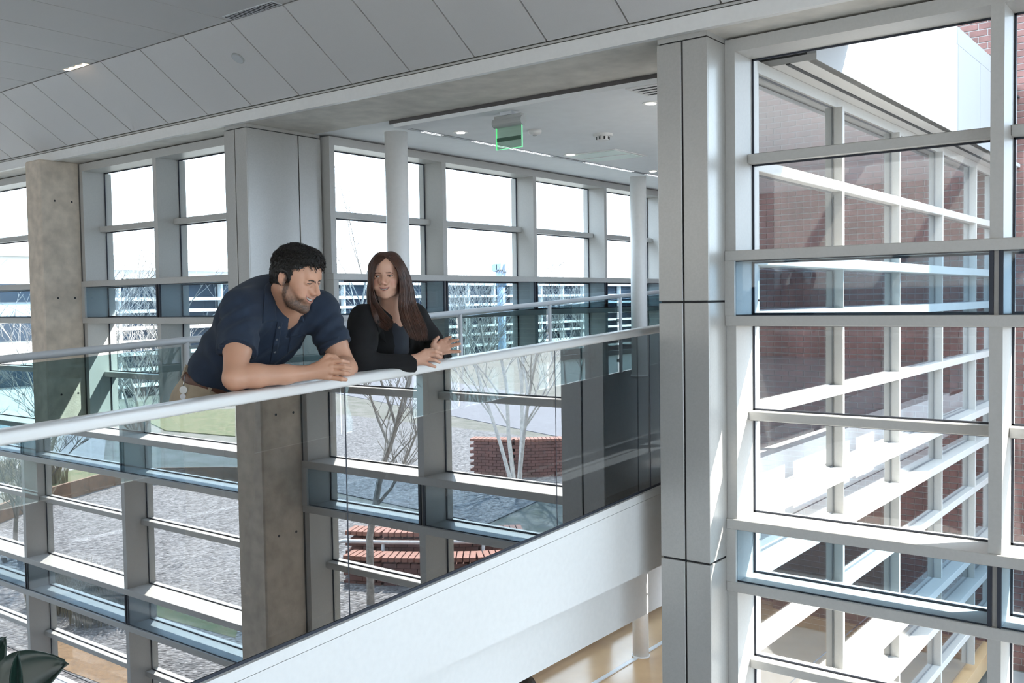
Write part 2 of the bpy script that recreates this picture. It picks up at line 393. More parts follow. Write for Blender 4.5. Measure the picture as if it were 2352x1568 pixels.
for a, b in list(zip(PY[:-1], PY[1:])) + [(5.645, 7.21), (7.21, 8.74), (8.74, 10.26), (10.26, 11.79), (11.79, 12.86)]:
    mb = MB(); slope_prism(mb, XR-0.036, XR-0.026, a+0.03, b-0.03, lambda y: fas(y)+0.05, lambda y: rail_z(y)-0.07)
    mb.build('glass_panel', GL_FAR, fg)
for y in PY[1:]+[7.21, 8.74, 10.26, 11.79]:
    box('clamp', XR-0.04, XR-0.015, y-0.03, y+0.03, rail_z(y)-0.35, rail_z(y)-0.31, STEEL, fg)
    box('clamp', XR-0.04, XR-0.015, y-0.03, y+0.03, rail_z(y)-0.85, rail_z(y)-0.81, STEEL, fg)

# ------------------------------------------------------------------ passage floors, ends, lower storey, rest of the hall
def stru(o): o['kind'] = 'structure'; return o
stru(box('floor_passage', -6.24, XD-0.33, 12.0, 12.88, -1.2, fl(12), CARPET))
stru(box('floor_passage_edge', G+0.03, XD-0.33, 5.76, 12.88, -1.66, -1.16, WHITE))
stru(box('wall_lower_panel', -5.2, -3.6, 12.6, 12.75, FLOOR_L, -2.06, mat('brown_panel', (0.22, 0.14, 0.10, 1), 0.6)))
stru(box('floor', -14.5, 9.8, -8, 5.53, FLOOR_L-0.2, FLOOR_L, HALLF))
stru(box('floor_lower_passage', XB-0.3, XD, 5.53, 12.88, FLOOR_L-0.2, FLOOR_L, TAN))
stru(box('trim_4', -5.83, -5.78, -2, 12.86, FLOOR_L, FLOOR_L+0.012, STEEL))
stru(box('baseboard_lower', XB, XB+0.03, 5.86, 12.88, FLOOR_L, FLOOR_L+0.16, mat('base_grey', (0.33, 0.36, 0.40, 1), 0.5)))
stru(box('wall_left', -14.5, -14.3, -8, YF+0.3, FLOOR_L, 2.6, PLASTER))
# hall behind and beside the camera: a plain back wall and an added glazed side wall
def glazed_wall(name, axis, plane, u0, u1, n):
    root = empty(name, ((u0+u1)/2, plane, FLOOR_L) if axis == 'y' else (plane, (u0+u1)/2, FLOOR_L), kind='structure')
    def bx(nm, a, b, z0, z1, m, t=0.06): return box(nm, a, b, plane-t, plane+t, z0, z1, m, root) if axis == 'y' else box(nm, plane-t, plane+t, a, b, z0, z1, m, root)
    bx('lintel', u0, u1, 1.75, 2.6, PLASTER, .1); bx('sill_wall', u0, u1, FLOOR_L, FLOOR_L+0.4, PLASTER, .1); bx('mid_rail', u0, u1, -1.9, -1.62, FRAME)
    for i in range(n+1): x = u0+(u1-u0)*i/n; bx('mullion', max(u0, x-.04), min(u1, x+.04), FLOOR_L+0.4, 1.75, FRAME)
    for i in range(n):
        a, b = u0+(u1-u0)*i/n+.04, u0+(u1-u0)*(i+1)/n-.04
        bx('pane', a, b, FLOOR_L+0.4, -1.9, GL_CLEAR, .004); bx('pane', a, b, -1.62, 1.75, GL_CLEAR, .004)
stru(box('wall_back', -14.3, 9.6, -5.95, -5.7, FLOOR_L, 2.6, mat('back_wall_paint', (.50, .48, .46, 1), .8)))
glazed_wall('window_fill_side', 'x', 9.7, -5.7, YF-0.1, 5)  # unseen side wall, its glazing added to let more daylight in
stru(box('floor_balcony', -2.1, 9.6, -5.7, 0.75, -1.85, -1.62, HALLF))
# eaves and roofs
RW = mat('silver_metal_panel', (0.33, 0.335, 0.34, 1), 0.45)
SOF = mat('soffit_grey', (0.47, 0.46, 0.45, 1), 0.7)
stru(box('roof_hall', -14.5, 9.8, -4.0, 5.55, 2.6, 2.75, RW))
# unseen strip of glazed roof behind the camera, added to brighten the hall
sk = empty('window_fill_roof', (-2.4, -2.2, 2.6), kind='structure')
for i in range(14):
    x = -14.3+i*23.9/13; box('rafter', x-.05, x+.05, -5.7, -4.0, 2.45, 2.72, FRAME, sk)
    if i < 13: box('roof_pane', x+.05, x+23.9/13-.05, -5.7, -4.0, 2.64, 2.65, GL_CLEAR, sk)
box('ring_beam', -14.3, 9.6, -4.06, -3.94, 2.0, 2.75, FRAME, sk)
stru(box('trim_shading_eave', -14.5, 9.8, 5.57, 6.70, 1.75, 2.75, RW))  # unseen eave, added and deepened to keep sun off the walkway fascia
ro = empty('roof', (-2.3, 9, 1.5), kind='structure')
box('soffit', -3.0, -2.205, 6.06, 12.9, 1.50, 1.54, SOF, ro)
box('soffit_groove', -2.40, -2.37, 6.06, 12.9, 1.494, 1.502, DARK, ro)
box('slab', -7.0, -2.26, 6.06, 12.88, 1.57, 2.47, RW, ro)
PYS = [6.06]
while PYS[-1] < 12.5: PYS.append(min(PYS[-1]+0.93, 12.9))
for a, b in zip(PYS[:-1], PYS[1:]):
    box('fascia_panel', -2.26, -2.20, a+0.004, b-0.004, 1.50, 2.33, RW, ro)
    box('coping_panel', -2.262, -2.205, a+0.004, b-0.004, 2.338, 2.50, RW, ro)
box('joint', -2.27, -2.215, 6.06, 12.9, 2.325, 2.343, DARK, ro)
# ------------------------------------------------------------------ outdoors
def mirror_z(px, py, Zv):
    """ground point that the near glass (plane x = G) mirrors at this pixel"""
    p = at_z(px, py, Zv); return Vector((2*G-p.x, p.y, p.z))
GRASS = mat('grass_ground', (0.085, 0.087, 0.065, 1), 0.95, 0, 0, 2.0, 0.6, 60, col2=(0.17, 0.16, 0.145, 1), detail=8)
def gravel_mat():
    m = bpy.data.materials.new('gravel'); m.use_nodes = True; N = m.node_tree.nodes; L = m.node_tree.links
    b = N['Principled BSDF']; b.inputs['Roughness'].default_value = 0.9
    tc = N.new('ShaderNodeTexCoord'); v = N.new('ShaderNodeTexVoronoi'); v.inputs['Scale'].default_value = 16
    L.new(tc.outputs['Object'], v.inputs['Vector'])
    cr = N.new('ShaderNodeValToRGB'); L.new(v.outputs['Color'], cr.inputs['Fac'])
    cr.color_ramp.elements[0].color = (0.045, 0.042, 0.045, 1); cr.color_ramp.elements[1].color = (0.27, 0.26, 0.265, 1)
    L.new(cr.outputs['Color'], b.inputs['Base Color'])
    bp = N.new('ShaderNodeBump'); bp.inputs['Distance'].default_value = 0.05; bp.inputs['Strength'].default_value = 1.0; bp.invert = True
    L.new(v.outputs['Distance'], bp.inputs['Height']); L.new(bp.outputs['Normal'], b.inputs['Normal'])
    return m
GRAVEL = gravel_mat()
PAVE = mat('paving', (0.25, 0.245, 0.24, 1), 0.85, 0, 0.08, 4)
CORTEN = mat('rusty_edging', (0.17, 0.09, 0.05, 1), 0.8, 0, 0.3, 6)
BRICK = mat('brick', (0.165, 0.075, 0.063, 1), 0.85, 0, 0.35, 3.0, 0.4, 60)
MORTAR = mat('mortar', (0.50, 0.46, 0.44, 1), 0.9)
BARK = mat('birch_bark', (0.34, 0.31, 0.28, 1), 0.8, 0, 0.35, 14)
BARKW = mat('white_bark', (0.55, 0.53, 0.50, 1), 0.8, 0, 0.25, 14)
BARKG = mat('grey_bark', (0.20, 0.19, 0.18, 1), 0.8, 0, 0.25, 14)
BARK2 = mat('dark_bark', (0.115, 0.095, 0.08, 1), 0.85, 0, 0.3, 14)
DRY = mat('dry_grass', (0.22, 0.18, 0.11, 1), 0.9, 0, 0.3, 8)
stru(box('ground', -120, 120, 5.6, 200, GROUND-0.3, GROUND, GRASS))
stru(box('ground_west', -120, -14.5, -60, 5.6, GROUND-0.3, GROUND, GRASS)); stru(box('ground_south', -14.5, 120, -60, -8, GROUND-0.3, GROUND, GRASS)); stru(box('ground_east', 9.8, 120, -8, 5.6, GROUND-0.3, GROUND, GRASS))
def poly_ground(name, pts, z, m, t=0.03):
    mb = MB(); n = len(pts)
    mb.add([(x, y, GROUND-0.05) for x, y in pts]+[(x, y, z) for x, y in pts], [tuple(range(n, 2*n))]+[(i, (i+1) % n, n+(i+1) % n, n+i) for i in range(n)])
    return stru(mb.build(name, m))
poly_ground('ground_gravel', [(0.9, 5.7), (12.5, 5.7), (16.0, 10.4), (17.2, 13.2), (13.6, 15.6), (8.2, 15.0), (5.5, 13.2), (2.2, 9.6)], GROUND+0.03, GRAVEL)
poly_ground('ground_plaza', [(6.5, 15.2), (13.4, 15.9), (19, 20), (24, 27), (14, 26), (8, 23)], GROUND+0.022, GRAVEL)
poly_ground('ground_path', [(17.6, 13.0), (40, 26), (44, 24), (19.0, 10.2)], GROUND+0.025, PAVE)
poly_ground('ground_road', [(6, 24), (60, 44), (60, 54), (4, 30)], GROUND+0.02, mat('asphalt', (0.14, 0.14, 0.16, 1), 0.9, 0, 0.1, 3))
poly_ground('ground_courtyard', [(-2.3, 5.7), (0.8, 5.7), (2.2, 9.6), (2.2, 12.8), (-2.3, 12.8)], GROUND+0.02, PAVE)
poly_ground('ground_forecourt', [(-40, 18), (-22, 18), (-22, 70), (-40, 70)], GROUND+0.02, PAVE)
# rusty steel edging along the gravel
ed = empty('bed_edging', (16.5, 11.5, GROUND), 'low rusty steel edging between the gravel bed and the grass', 'edging')
ep = [(14.4, 8.2), (16.0, 10.4), (16.7, 12.0), (17.3, 13.4), (15.2, 15.0), (13.0, 16.0)]
for a, b in zip(ep[:-1], ep[1:]):
    a = Vector((*a, 0)); b = Vector((*b, 0)); t = (b-a).normalized(); nn = Vector((-t.y, t.x, 0))*0.04
    mb = MB(); vs_ = [a-nn, b-nn, b+nn, a+nn]
    mb.add([(v.x, v.y, GROUND) for v in vs_]+[(v.x, v.y, GROUND+0.42) for v in vs_], [(0, 3, 2, 1), (4, 5, 6, 7), (0, 1, 5, 4), (1, 2, 6, 5), (2, 3, 7, 6), (3, 0, 4, 7)])
    mb.build('edging_plate', CORTEN, ed)
# brick building across the courtyard
EY = 12.9; EX0, EX1 = -6.85, 1.0; EZ1 = 3.6
ew = empty('wall_brick', ((EX0+EX1)/2, EY, GROUND), kind='structure')
box('backing', EX0, EX1, EY+0.012, EY+5.0, GROUND, EZ1, MORTAR, ew); box('upper_storey', EX0, EX1, EY+0.005, EY+5.0, EZ1, 8.6, BRICK, ew)
BLN, BH, MO = 0.195, 0.066, 0.014
bricks = []
row = 0; z = GROUND
while z < EZ1-BH:
    x = EX0 + (-(BLN+MO)/2 if row % 2 else 0)
    while x < EX1:
        a = max(x, EX0); b = min(x+BLN, EX1)
        if b-a > 0.03: bricks.append((a, b, z))
        x += BLN+MO
    z += BH+MO; row += 1
def proj(p):
    w = fwd.dot(p); return 1176+F_PX*rgt2.dot(p)/w, 784-F_PX*upv2.dot(p)/w
def bscore(bk):
    p = Vector(((bk[0]+bk[1])/2, EY, bk[2])); px, py = proj(p)
    return (0 if (px > 1760 and 100 < py < 560 and px < 2330) else 1)+(0 if -20 < py < 1560 else 3)+abs(px-2040)/2000+abs(py-300)/1500
bricks.sort(key=bscore)
bme = [box_mesh(BLN, 0.03+0.002*k, BH, BRICK, 0.004) for k in range(3)]
for i, (a, b, zz) in enumerate(bricks[:300]):
    link('brick', bme[i % 3] if b-a > BLN-0.01 else box_mesh(b-a, 0.03, BH, BRICK, 0.004), ((a+b)/2, EY+0.012, zz+BH/2), ew)
mb = MB()
for i, (a, b, zz) in enumerate(bricks[300:]): mb.box(a, b, EY-0.003-0.001*(i % 4), EY+0.02, zz, zz+BH)
o = mb.build('brickwork', BRICK, ew); o['kind'] = 'stuff'

# brick seat walls and rail in the garden
def seat_wall(path, h, label, name='brick_seat_wall'):
    """low wall of bricks along a polyline: header caps as single bricks, courses below"""
    P = [Vector((x, y, 0)) for x, y in path]; seg = [(b-a).length for a, b in zip(P[:-1], P[1:])]; tot = sum(seg)
    def at(d):
        for a, b, l in zip(P[:-1], P[1:], seg):
            if d <= l or b is P[-1]: t = (b-a).normalized(); return a+t*d, t
            d -= l
    m0, _ = at(tot/2); root = empty(name, (m0.x, m0.y, GROUND), label, 'garden wall'); n = int(tot/0.105); cap = box_mesh(0.092, 0.42, 0.07, BRICK_LIT, 0.004)
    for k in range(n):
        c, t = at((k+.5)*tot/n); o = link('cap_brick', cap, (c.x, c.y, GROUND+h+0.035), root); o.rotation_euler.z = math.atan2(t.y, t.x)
    mbb = MB(); nb = n//2
    for r_ in range(int(h/0.079)):
        for k in range(nb):
            c, t = at(min(tot-.01, (k+.5+(.5 if r_ % 2 else 0))*tot/nb)); q_ = Vector((-t.y, t.x, 0))*.19; e_ = t*(tot/nb*.47); z0 = GROUND+r_*0.079
            q = [c-e_-q_, c+e_-q_, c+e_+q_, c-e_+q_]
            mbb.add([(v.x, v.y, z0) for v in q]+[(v.x, v.y, z0+0.069) for v in q], [(0, 3, 2, 1), (4, 5, 6, 7), (0, 1, 5, 4), (1, 2, 6, 5), (2, 3, 7, 6), (3, 0, 4, 7)])
    o = mbb.build('brickwork', BRICK, root); o['kind'] = 'stuff'
    return root
BRICK_LIT = mat('cap_brick', (0.26, 0.115, 0.085, 1), 0.8, 0, 0.2, 8)  # paler than the courses: sunlight on the wall tops put into the colour
def mpath(pts, dz=0): return [(v.x, v.y) for v in (mirror_z(px, py, GROUND) for px, py in pts)]
seat_wall(mpath([(800, 1334), (880, 1340), (980, 1342), (1090, 1340), (1200, 1334)]), 0.42, 'low brick seat wall with pale brick capping, nearest the windows')
seat_wall(mpath([(803, 1308), (880, 1312), (980, 1313), (1090, 1311), (1200, 1306)]), 0.66, 'taller brick wall behind the low seat wall')
seat_wall(mpath([(1085, 1092), (1180, 1096), (1300, 1092)]), 0.95, 'dark red brick wall far out behind the pale birch')
hr = empty('garden_handrail', (mirror_z(880, 1325, GROUND).x, mirror_z(880, 1325, GROUND).y, GROUND), 'galvanised pipe handrail bent at its end beside the brick seat walls', 'handrail')
pts = [(x, y, GROUND+0.60) for x, y in mpath([(790, 1322), (880, 1326), (980, 1327), (1110, 1325)])]
p0 = Vector(pts[0]); e_ = (Vector(pts[0])-Vector(pts[1])).normalized()
pts = [tuple(p0+e_*.14+Vector((0, 0, -.60))), tuple(p0+e_*.14+Vector((0, 0, -0.10))), tuple(p0+e_*.08+Vector((0, 0, -0.02)))] + pts
pipe('top_rail', pts, 0.035, hr, STEEL, 8)
for k in (4, 5, 6): q = pts[k]; pipe('post', [(q[0], q[1], GROUND), (q[0], q[1], q[2])], 0.028, hr, STEEL, 8)

# bare trees
def make_tree(name, base, height, spread, stems, seed, label, m, twig=True, cat='tree', group=None, r0=0.07, lean=(0, 0)):
    rs = random.Random(seed); root = empty(name, base, label, cat, group)
    trunk = MB(); br = MB()
    def grow(p, d, L, r, depth, mbx):
        n = 4 if depth < 2 else 3; pts = [p]; rad = [r]; q = Vector(p); dd = Vector(d)
        for i in range(n):
            dd = (dd + Vector((rs.uniform(-1, 1), rs.uniform(-1, 1), rs.uniform(-.4, .7)))*0.16).normalized()
            q = q + dd*(L/n); pts.append(q.copy()); rad.append(max(0.0035, r*(1-0.55*(i+1)/n)))
        mbx.tube(pts, rad, 7 if depth == 0 else (5 if depth == 1 else 3), 0, False)
        if depth >= (4 if twig else 3): return
        for k in range((7 if depth == 0 else 5) if depth < 3 else 3):
            f = rs.uniform(0.28 if depth == 0 else .15, 1.0); i = min(int(f*n), n-1); s = pts[i].lerp(pts[i+1], f*n-i)
            a = rs.uniform(0, 2*math.pi); nd = (dd*0.75 + Vector((math.cos(a), math.sin(a), 0.45))*spread).normalized()
            grow(s, nd, L*rs.uniform(.38, .62), max(0.004, rad[i]*0.55), depth+1, br)
    for s in range(stems):
        a = 2*math.pi*s/max(1, stems)+rs.random(); k = 0.0 if stems == 1 else 0.28
        d = Vector((k*math.cos(a)+lean[0], k*math.sin(a)+lean[1], 1)).normalized()
        grow(Vector(base)+Vector((0.1*math.cos(a), 0.1*math.sin(a), -0.1))*(0 if stems == 1 else 1), d, height*rs.uniform(.8, 1), r0*rs.uniform(.75, 1), 0, trunk)
    trunk.build('trunk', m, root, True); br.build('branches', m, root, True)
    return root
TG = 'bare trees outside'
b0 = mirror_z(850, 1390, GROUND)
make_tree('birch_tree', (b0.x, b0.y, GROUND), 4.6, 0.75, 1, 3, 'bare birch tree mirrored in the glass, its trunk rising past the brick seat wall', BARK, group=TG, r0=0.075)
b1 = mirror_z(1185, 1110, GROUND)
make_tree('birch_tree', (b1.x, b1.y, GROUND), 5.6, 0.7, 4, 11, 'pale multi-stemmed birch mirrored in the glass, farther out by the road', BARKW, group=TG, r0=0.065)
b2 = mirror_z(30, 1290, GROUND)
make_tree('shrub_tree', (b2.x, b2.y, GROUND), 3.0, 0.9, 3, 5, 'small dark bare tree at the edge of the gravel bed', BARK2, group=TG, r0=0.05)
for i, (px, x, h, st, lab) in enumerate(((40, -17, 4.6, 2, 'bare tree outside the far left window'), (345, -19, 4.4, 3, 'bare pale tree seen left of the man between the mullions'), (800, -17, 6.6, 1, 'tall faint bare tree seen between the man and the round column'), (1075, -15.5, 4.2, 3, 'pale bare tree with twin stems seen right of the woman'), (1130, -18.5, 4.2, 3, 'bare tree crown behind the woman\'s raised hand'), (1310, -24, 4.2, 2, 'small bare tree seen through the fourth window along the passage'))):
    p = at_x(px, 690, x)
    make_tree('bare_tree', (p.x, p.y, GROUND), h, 0.7, st, 20+i, lab, BARKG, i not in (2,), group=TG, r0=0.06)
p = at_x(1152, 690, -20.0)
pr = empty('steel_post', (p.x, p.y, GROUND), 'blue-grey steel mast with a clustered floodlight head outside the passage', 'mast')
SB = mat('mast_paint', (0.18, 0.24, 0.32, 1), 0.5)
pipe('pole', [(p.x, p.y, GROUND), (p.x, p.y, 0.55)], 0.14, pr, SB, 12)
mb = MB()
for k in range(6):
    a = k*math.pi/3; mb.box(p.x+.17*math.cos(a)-.10, p.x+.17*math.cos(a)+.10, p.y+.17*math.sin(a)-.10, p.y+.17*math.sin(a)+.10, .98+.03*(k % 3), 1.22+.03*(k % 2))
mb.build('branching_top', SB, pr)  # boxes make up the branching top of the post
pipe('neck', [(p.x, p.y, .5), (p.x, p.y, 1.02)], 0.18, pr, SB, 12)
# dry ornamental grasses by the windows
def grass_clump(base, n, h, sp, seed, label, m):
    rs = random.Random(seed); root = empty('grass_clump', base, label, 'plant', 'dry grass clumps'); mb = MB()
    for k in range(n):
        a = rs.uniform(0, 6.283); r = rs.uniform(0, .25)*sp; L = h*rs.uniform(.6, 1.1); l = rs.uniform(.05, .32)
        p = Vector(base)+Vector((r*math.cos(a), r*math.sin(a), 0)); pts = []
        for i in range(4):
            t = i/3; pts.append(p+Vector((math.cos(a)*l*L*t*t, math.sin(a)*l*L*t*t, L*(t-.25*t*t*l))))
        mb.tube(pts, [.008, .007, .005, .002], 3, 0, False)
    o = mb.build('blades', m, root); o['kind'] = 'stuff'
for i, (px, py) in enumerate(((215, 1432), (262, 1425), (165, 1405), (110, 1395), (15, 1105), (45, 1165), (125, 1112))):
    q = mirror_z(px, py, GROUND); names = ['nearest the mullion', 'in the middle of the row', 'left of the row', 'beyond the others in the row', 'at the far edge of the gravel', 'behind the gravel edging', 'beside the far path']
    grass_clump((q.x, q.y, GROUND), 240, 0.75, 1.3, 50+i, 'clump of dry ornamental grass '+names[i], DRY)
tanp = mirror_z(230, 1525, GROUND)
poly_ground('ground_mulch', [(tanp.x-1.2, tanp.y-.35), (tanp.x+1.0, tanp.y-.45), (tanp.x+1.3, tanp.y+.1), (tanp.x-.6, tanp.y+.3)], GROUND+0.036, mat('mulch', (0.20, 0.12, 0.06, 1), .95, 0, .3, 20))
g1 = [mirror_z(*q, GROUND) for q in ((110, 1350), (540, 1470), (550, 1430), (300, 1345))]
poly_ground('ground_grass_strip', [(q.x, q.y) for q in g1], GROUND+0.034, mat('lawn', (0.06, 0.085, 0.025, 1), .95, 0, 0, 5, .5, 90, col2=(.14, .13, .065, 1)))
g2 = [mirror_z(*q, GROUND) for q in ((100, 1150), (290, 1095), (280, 1062), (60, 1100))]
poly_ground('ground_lawn', [(q.x, q.y) for q in g2], GROUND+0.036, MATS['lawn'])
g3 = [mirror_z(*q, GROUND) for q in ((380, 990), (540, 1003), (540, 940), (300, 950))]
poly_ground('ground_far_lawn', [(q.x, q.y) for q in g3], GROUND+0.036, MATS['lawn'])

# office building beyond, parallel to the side window wall
BX = -45.0
of = empty('office_building', (BX, 50, GROUND), 'long white office building with dark glazing and white sunshade bands beyond the garden', 'building')
BW = mat('building_white', (0.55, 0.55, 0.54, 1), 0.6)
DG = mat('building_glass', (0.018, 0.032, 0.052, 1), 0.5, 0, 0.5, 0.15, spec=0.15)
box('body', BX-14, BX-0.3, 5, 130, GROUND, 2.0, mat('building_core', (0.02, 0.03, 0.045, 1), 0.8), of)
box('parapet', BX-14.2, BX+0.35, 4.8, 130, 1.85, 2.55, BW, of)
box('upper_wall', BX-0.28, BX+0.05, 5, 130, 1.42, 1.85, mat('building_pale', (.30, .35, .40, 1), .5), of)
bands = [1.24, 0.37, -0.24, -1.10, -1.78, -2.40, -3.2, -4.0]
for zb_ in bands: box('sunshade_band', BX, BX+0.45, 5, 130, zb_-0.085, zb_+0.085, BW, of)
yv = 8.0; k = 0
while yv < 120:
    if k % 7 == 3: box('pier', BX-0.2, BX+0.5, yv-0.55, yv+0.55, GROUND, 1.85, BW, of)
    else: box('vertical_fin', BX, BX+0.30, yv-0.07, yv+0.07, GROUND, 1.42, BW, of)
    for a, b in zip(bands[:-1], bands[1:]): box('pane', BX-0.29, BX-0.2, yv+0.1, yv+2.9, b+0.1, a-0.1, DG, of)
    yv += 3.0; k += 1
# nearer white wing at far left
ow = empty('office_wing', (-30, 13, GROUND), 'pale low wing of the office building outside the far left window', 'building')
box('body', -36, -30, 8, 15.5, GROUND, 1.6, BW, ow); box('parapet', -36.2, -29.8, 7.8, 15.7, 1.6, 2.1, BW, ow)
for z0 in (0.2, -1.0, -2.4): box('window_strip', -30.02, -29.95, 8.4, 15.1, z0, z0+0.55, DG, ow)
# ------------------------------------------------------------------ fittings
EM_W = emit('lamp_white', (1.0, 0.93, 0.82, 1), 5.0)
EM_S = emit('slot_white', (0.92, 0.96, 1.0, 1), 0.7)
EM_G = emit('exit_green', (0.20, 0.85, 0.40, 1), 0.22)
dl = [((1058, 303), 'recessed ceiling downlight above the woman, nearest the slot'), ((1310, 354), 'recessed downlight between the smoke detector and the round column'), ((1500, 392), 'recessed downlight at the far end of the passage'), ((1495, 236), 'recessed downlight beside the right-hand column')]
for (px, lab) in dl:
    p = at_z(px[0], px[1], 1.45); r_ = empty('downlight', p, lab, 'ceiling light', 'recessed downlights')
    disc('trim_ring', (p.x, p.y, 1.443), 0.062, 0.0075, WHITE, r_); disc('lens', (p.x, p.y, 1.440), 0.036, 0.004, EM_W, r_)
# linear slot in the passage ceiling with lit lengths
so = empty('slot_light', (-5.625, 9, 1.45), 'thin recessed light slot running along the passage ceiling', 'ceiling light')
box('slot_frame', -5.615, -5.565, 5.90, 12.8, 1.4455, 1.4497, mat('slot_grey', (.22, .23, .25, 1), .5), so)
for (a, b) in ((6.05, 6.30), (6.72, 7.95), (8.55, 9.55), (9.85, 10.55), (11.2, 12.7)):
    for xx in (-5.611, -5.577): box('diffuser', xx, xx+.009, a, b, 1.4448, 1.4456, EM_S, so)
# exit sign
ex = empty('exit_sign', (-4.545, 5.90, 1.45), 'clear green-edged exit sign hanging from the passage ceiling', 'exit sign')
box('canopy', -4.60, -4.49, 5.86, 5.94, 1.425, 1.45, STEEL, ex)
mb = MB(); mb.tube([(-4.685, 5.90, 1.375), (-4.405, 5.90, 1.375)], 0.037, 16); mb.build('housing', mat('sign_grey', (0.42, 0.43, 0.42, 1), 0.4), ex)
mb = MB(); mb.box(-4.672, -4.415, 5.878, 5.922, 1.375, 1.428); mb.build('housing_back', MATS['sign_grey'], ex)
box('glass_panel', -4.665, -4.42, 5.894, 5.902, 1.175, 1.345, glass('sign_glass', (0.72, 0.86, 0.76), 0.12), ex)
for (a, b, c, d) in ((-4.669, -4.665, 1.172, 1.345), (-4.42, -4.416, 1.172, 1.345), (-4.669, -4.416, 1.171, 1.175)): box('lit_edge', a, b, 5.893, 5.903, c, d, EM_G, ex)
box('stripe', -4.66, -4.425, 5.8925, 5.8935, 1.232, 1.262, mat('sign_dark', (0.05, 0.12, 0.08, 1), .5), ex)
# detectors and vents
def ceil_at(px, py): return at_z(px, py, 1.45)
p = ceil_at(1385, 308); r_ = empty('smoke_detector', p, 'white smoke detector on the passage ceiling right of the exit sign', 'smoke detector')
disc('base', (p.x, p.y, 1.43), 0.085, 0.02, WHITE, r_); disc('chamber', (p.x, p.y, 1.395), 0.055, 0.035, WHITE, r_)
for k in range(8):
    a = k*math.pi/4; box('vent_rib', p.x+.053*math.cos(a)-.006, p.x+.053*math.cos(a)+.006, p.y+.053*math.sin(a)-.006, p.y+.053*math.sin(a)+.006, 1.40, 1.425, DARK, r_)
p = ceil_at(1228, 299); r_ = empty('motion_sensor', p, 'small white dome sensor on the ceiling beside the exit sign', 'sensor')
mb = MB(); mb.tube([(p.x, p.y, 1.45), (p.x, p.y, 1.435), (p.x, p.y, 1.418), (p.x, p.y, 1.408)], [.06, .06, .05, .02], 20); mb.build('dome', WHITE, r_, True)
disc('lens', (p.x, p.y, 1.403), 0.018, 0.006, MATS['sign_grey'], r_)
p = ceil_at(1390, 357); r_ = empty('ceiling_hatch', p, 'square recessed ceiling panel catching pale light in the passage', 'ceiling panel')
box('frame', p.x-.31, p.x+.31, p.y-.31, p.y+.31, 1.444, 1.4495, WHITE, r_); box('panel', p.x-.27, p.x+.27, p.y-.27, p.y+.27, 1.440, 1.4445, mat('hatch_pale_light', (.78, .88, .82, 1), .5), r_)  # pale greenish light is put into the panel colour
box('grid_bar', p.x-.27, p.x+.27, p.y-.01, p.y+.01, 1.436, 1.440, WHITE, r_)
p = ceil_at(1505, 204); r_ = empty('ceiling_diffuser', p, 'dark-slotted air diffuser on the ceiling beside the right-hand column', 'vent')
box('frame', p.x-.15, p.x+.15, p.y-.15, p.y+.15, 1.442, 1.4495, WHITE, r_)
for k in range(4): box('slot', p.x-.12, p.x+.12, p.y-.11+k*.07, p.y-.09+k*.07, 1.440, 1.443, DARK, r_)
# disc on the sloped tiles
def on_slope(px, py):
    d = ray(px, py); n = nrm; t = n.dot(Vector((0, Y1, Z1)))/n.dot(d); return d*t
p = on_slope(547, 133); r_ = empty('sloped_sensor', p, 'small round cover plate on the sloped ceiling tiles', 'cover plate')
disc('rim', p, 0.052, 0.008, MATS['sign_grey'], r_, 28, nrm); disc('plate', p+nrm*0.0082, 0.044, 0.003, mat('plate_grey', (0.50, 0.52, 0.54, 1), .4), r_, 28, nrm)
# warm light slot and air grille where the slope meets the flat ceiling
pa = at_z(150, 160, Z2); pb = at_z(208, 146, Z2)
r_ = empty('ceiling_spotlight', (pa+pb)/2, 'warm glowing light fitting set in the ceiling crease at upper left', 'ceiling light')
box('housing', min(pa.x, pb.x), max(pa.x, pb.x), Y2-0.075, Y2-0.006, Z2-0.006, Z2-0.0005, STEEL, r_)
for k in range(7):
    xx = min(pa.x, pb.x)+.03+k*(abs(pb.x-pa.x)-.06)/6
    box('led', xx-.012-.008*(k % 3), xx+.014, Y2-0.062+.012*(k % 2), Y2-0.018, Z2-0.009, Z2-0.006, emit('warm_led', (1.0, 0.72, 0.42, 1), 1.6) if 'warm_led' not in MATS else MATS['warm_led'], r_)
pa = at_z(528, 42, Z2); pb = at_z(645, 8, Z2)
r_ = empty('ceiling_vent', (pa+pb)/2, 'slim perforated air grille in the ceiling crease at top left', 'vent')
xa, xb = sorted((pa.x, pb.x)); box('frame', xa, xb, Y2-0.10, Y2-0.006, Z2-0.006, Z2-0.0005, STEEL, r_)
for k in range(18):
    xx = xa+.02+k*(xb-xa-.04)/17; box('slot', xx-.005, xx+.005, Y2-0.09, Y2-0.02, Z2-0.008, Z2-0.006, DARK, r_)
# big-leaved plant at the lower left, close to the camera
LEAF = mat('leaf', (0.006, 0.022, 0.016, 1), 0.3, 0, 0.25, 6)
def leaf_mesh(base, tip, width, nrm_, cup, mb, n=12, m=8, mid=0.35):
    base = Vector(base); tip = Vector(tip); ax = tip-base; L = ax.length; t = ax.normalized(); s = t.cross(Vector(nrm_)).normalized(); nn = s.cross(t)
    V = []
    for i in range(n+1):
        u = i/n; w = width*math.sin(math.pi*min(1, u**0.8*0.97+0.02))**0.75
        for j in range(m+1):
            v = (j/m-0.5)*2; V.append(base+ax*u + s*(w*v*0.5) + nn*(cup*v*v*w + 0.18*L*u*u*0.4*-1 - 0.004*(abs(v) < 0.05)))
    mb.add(V, [(i*(m+1)+j, i*(m+1)+j+1, (i+1)*(m+1)+j+1, (i+1)*(m+1)+j) for i in range(n) for j in range(m)])
lp = empty('potted_plant', (-1.22, 0.42, -1.62), 'dark green broad-leaved plant in the near lower left corner', 'plant')
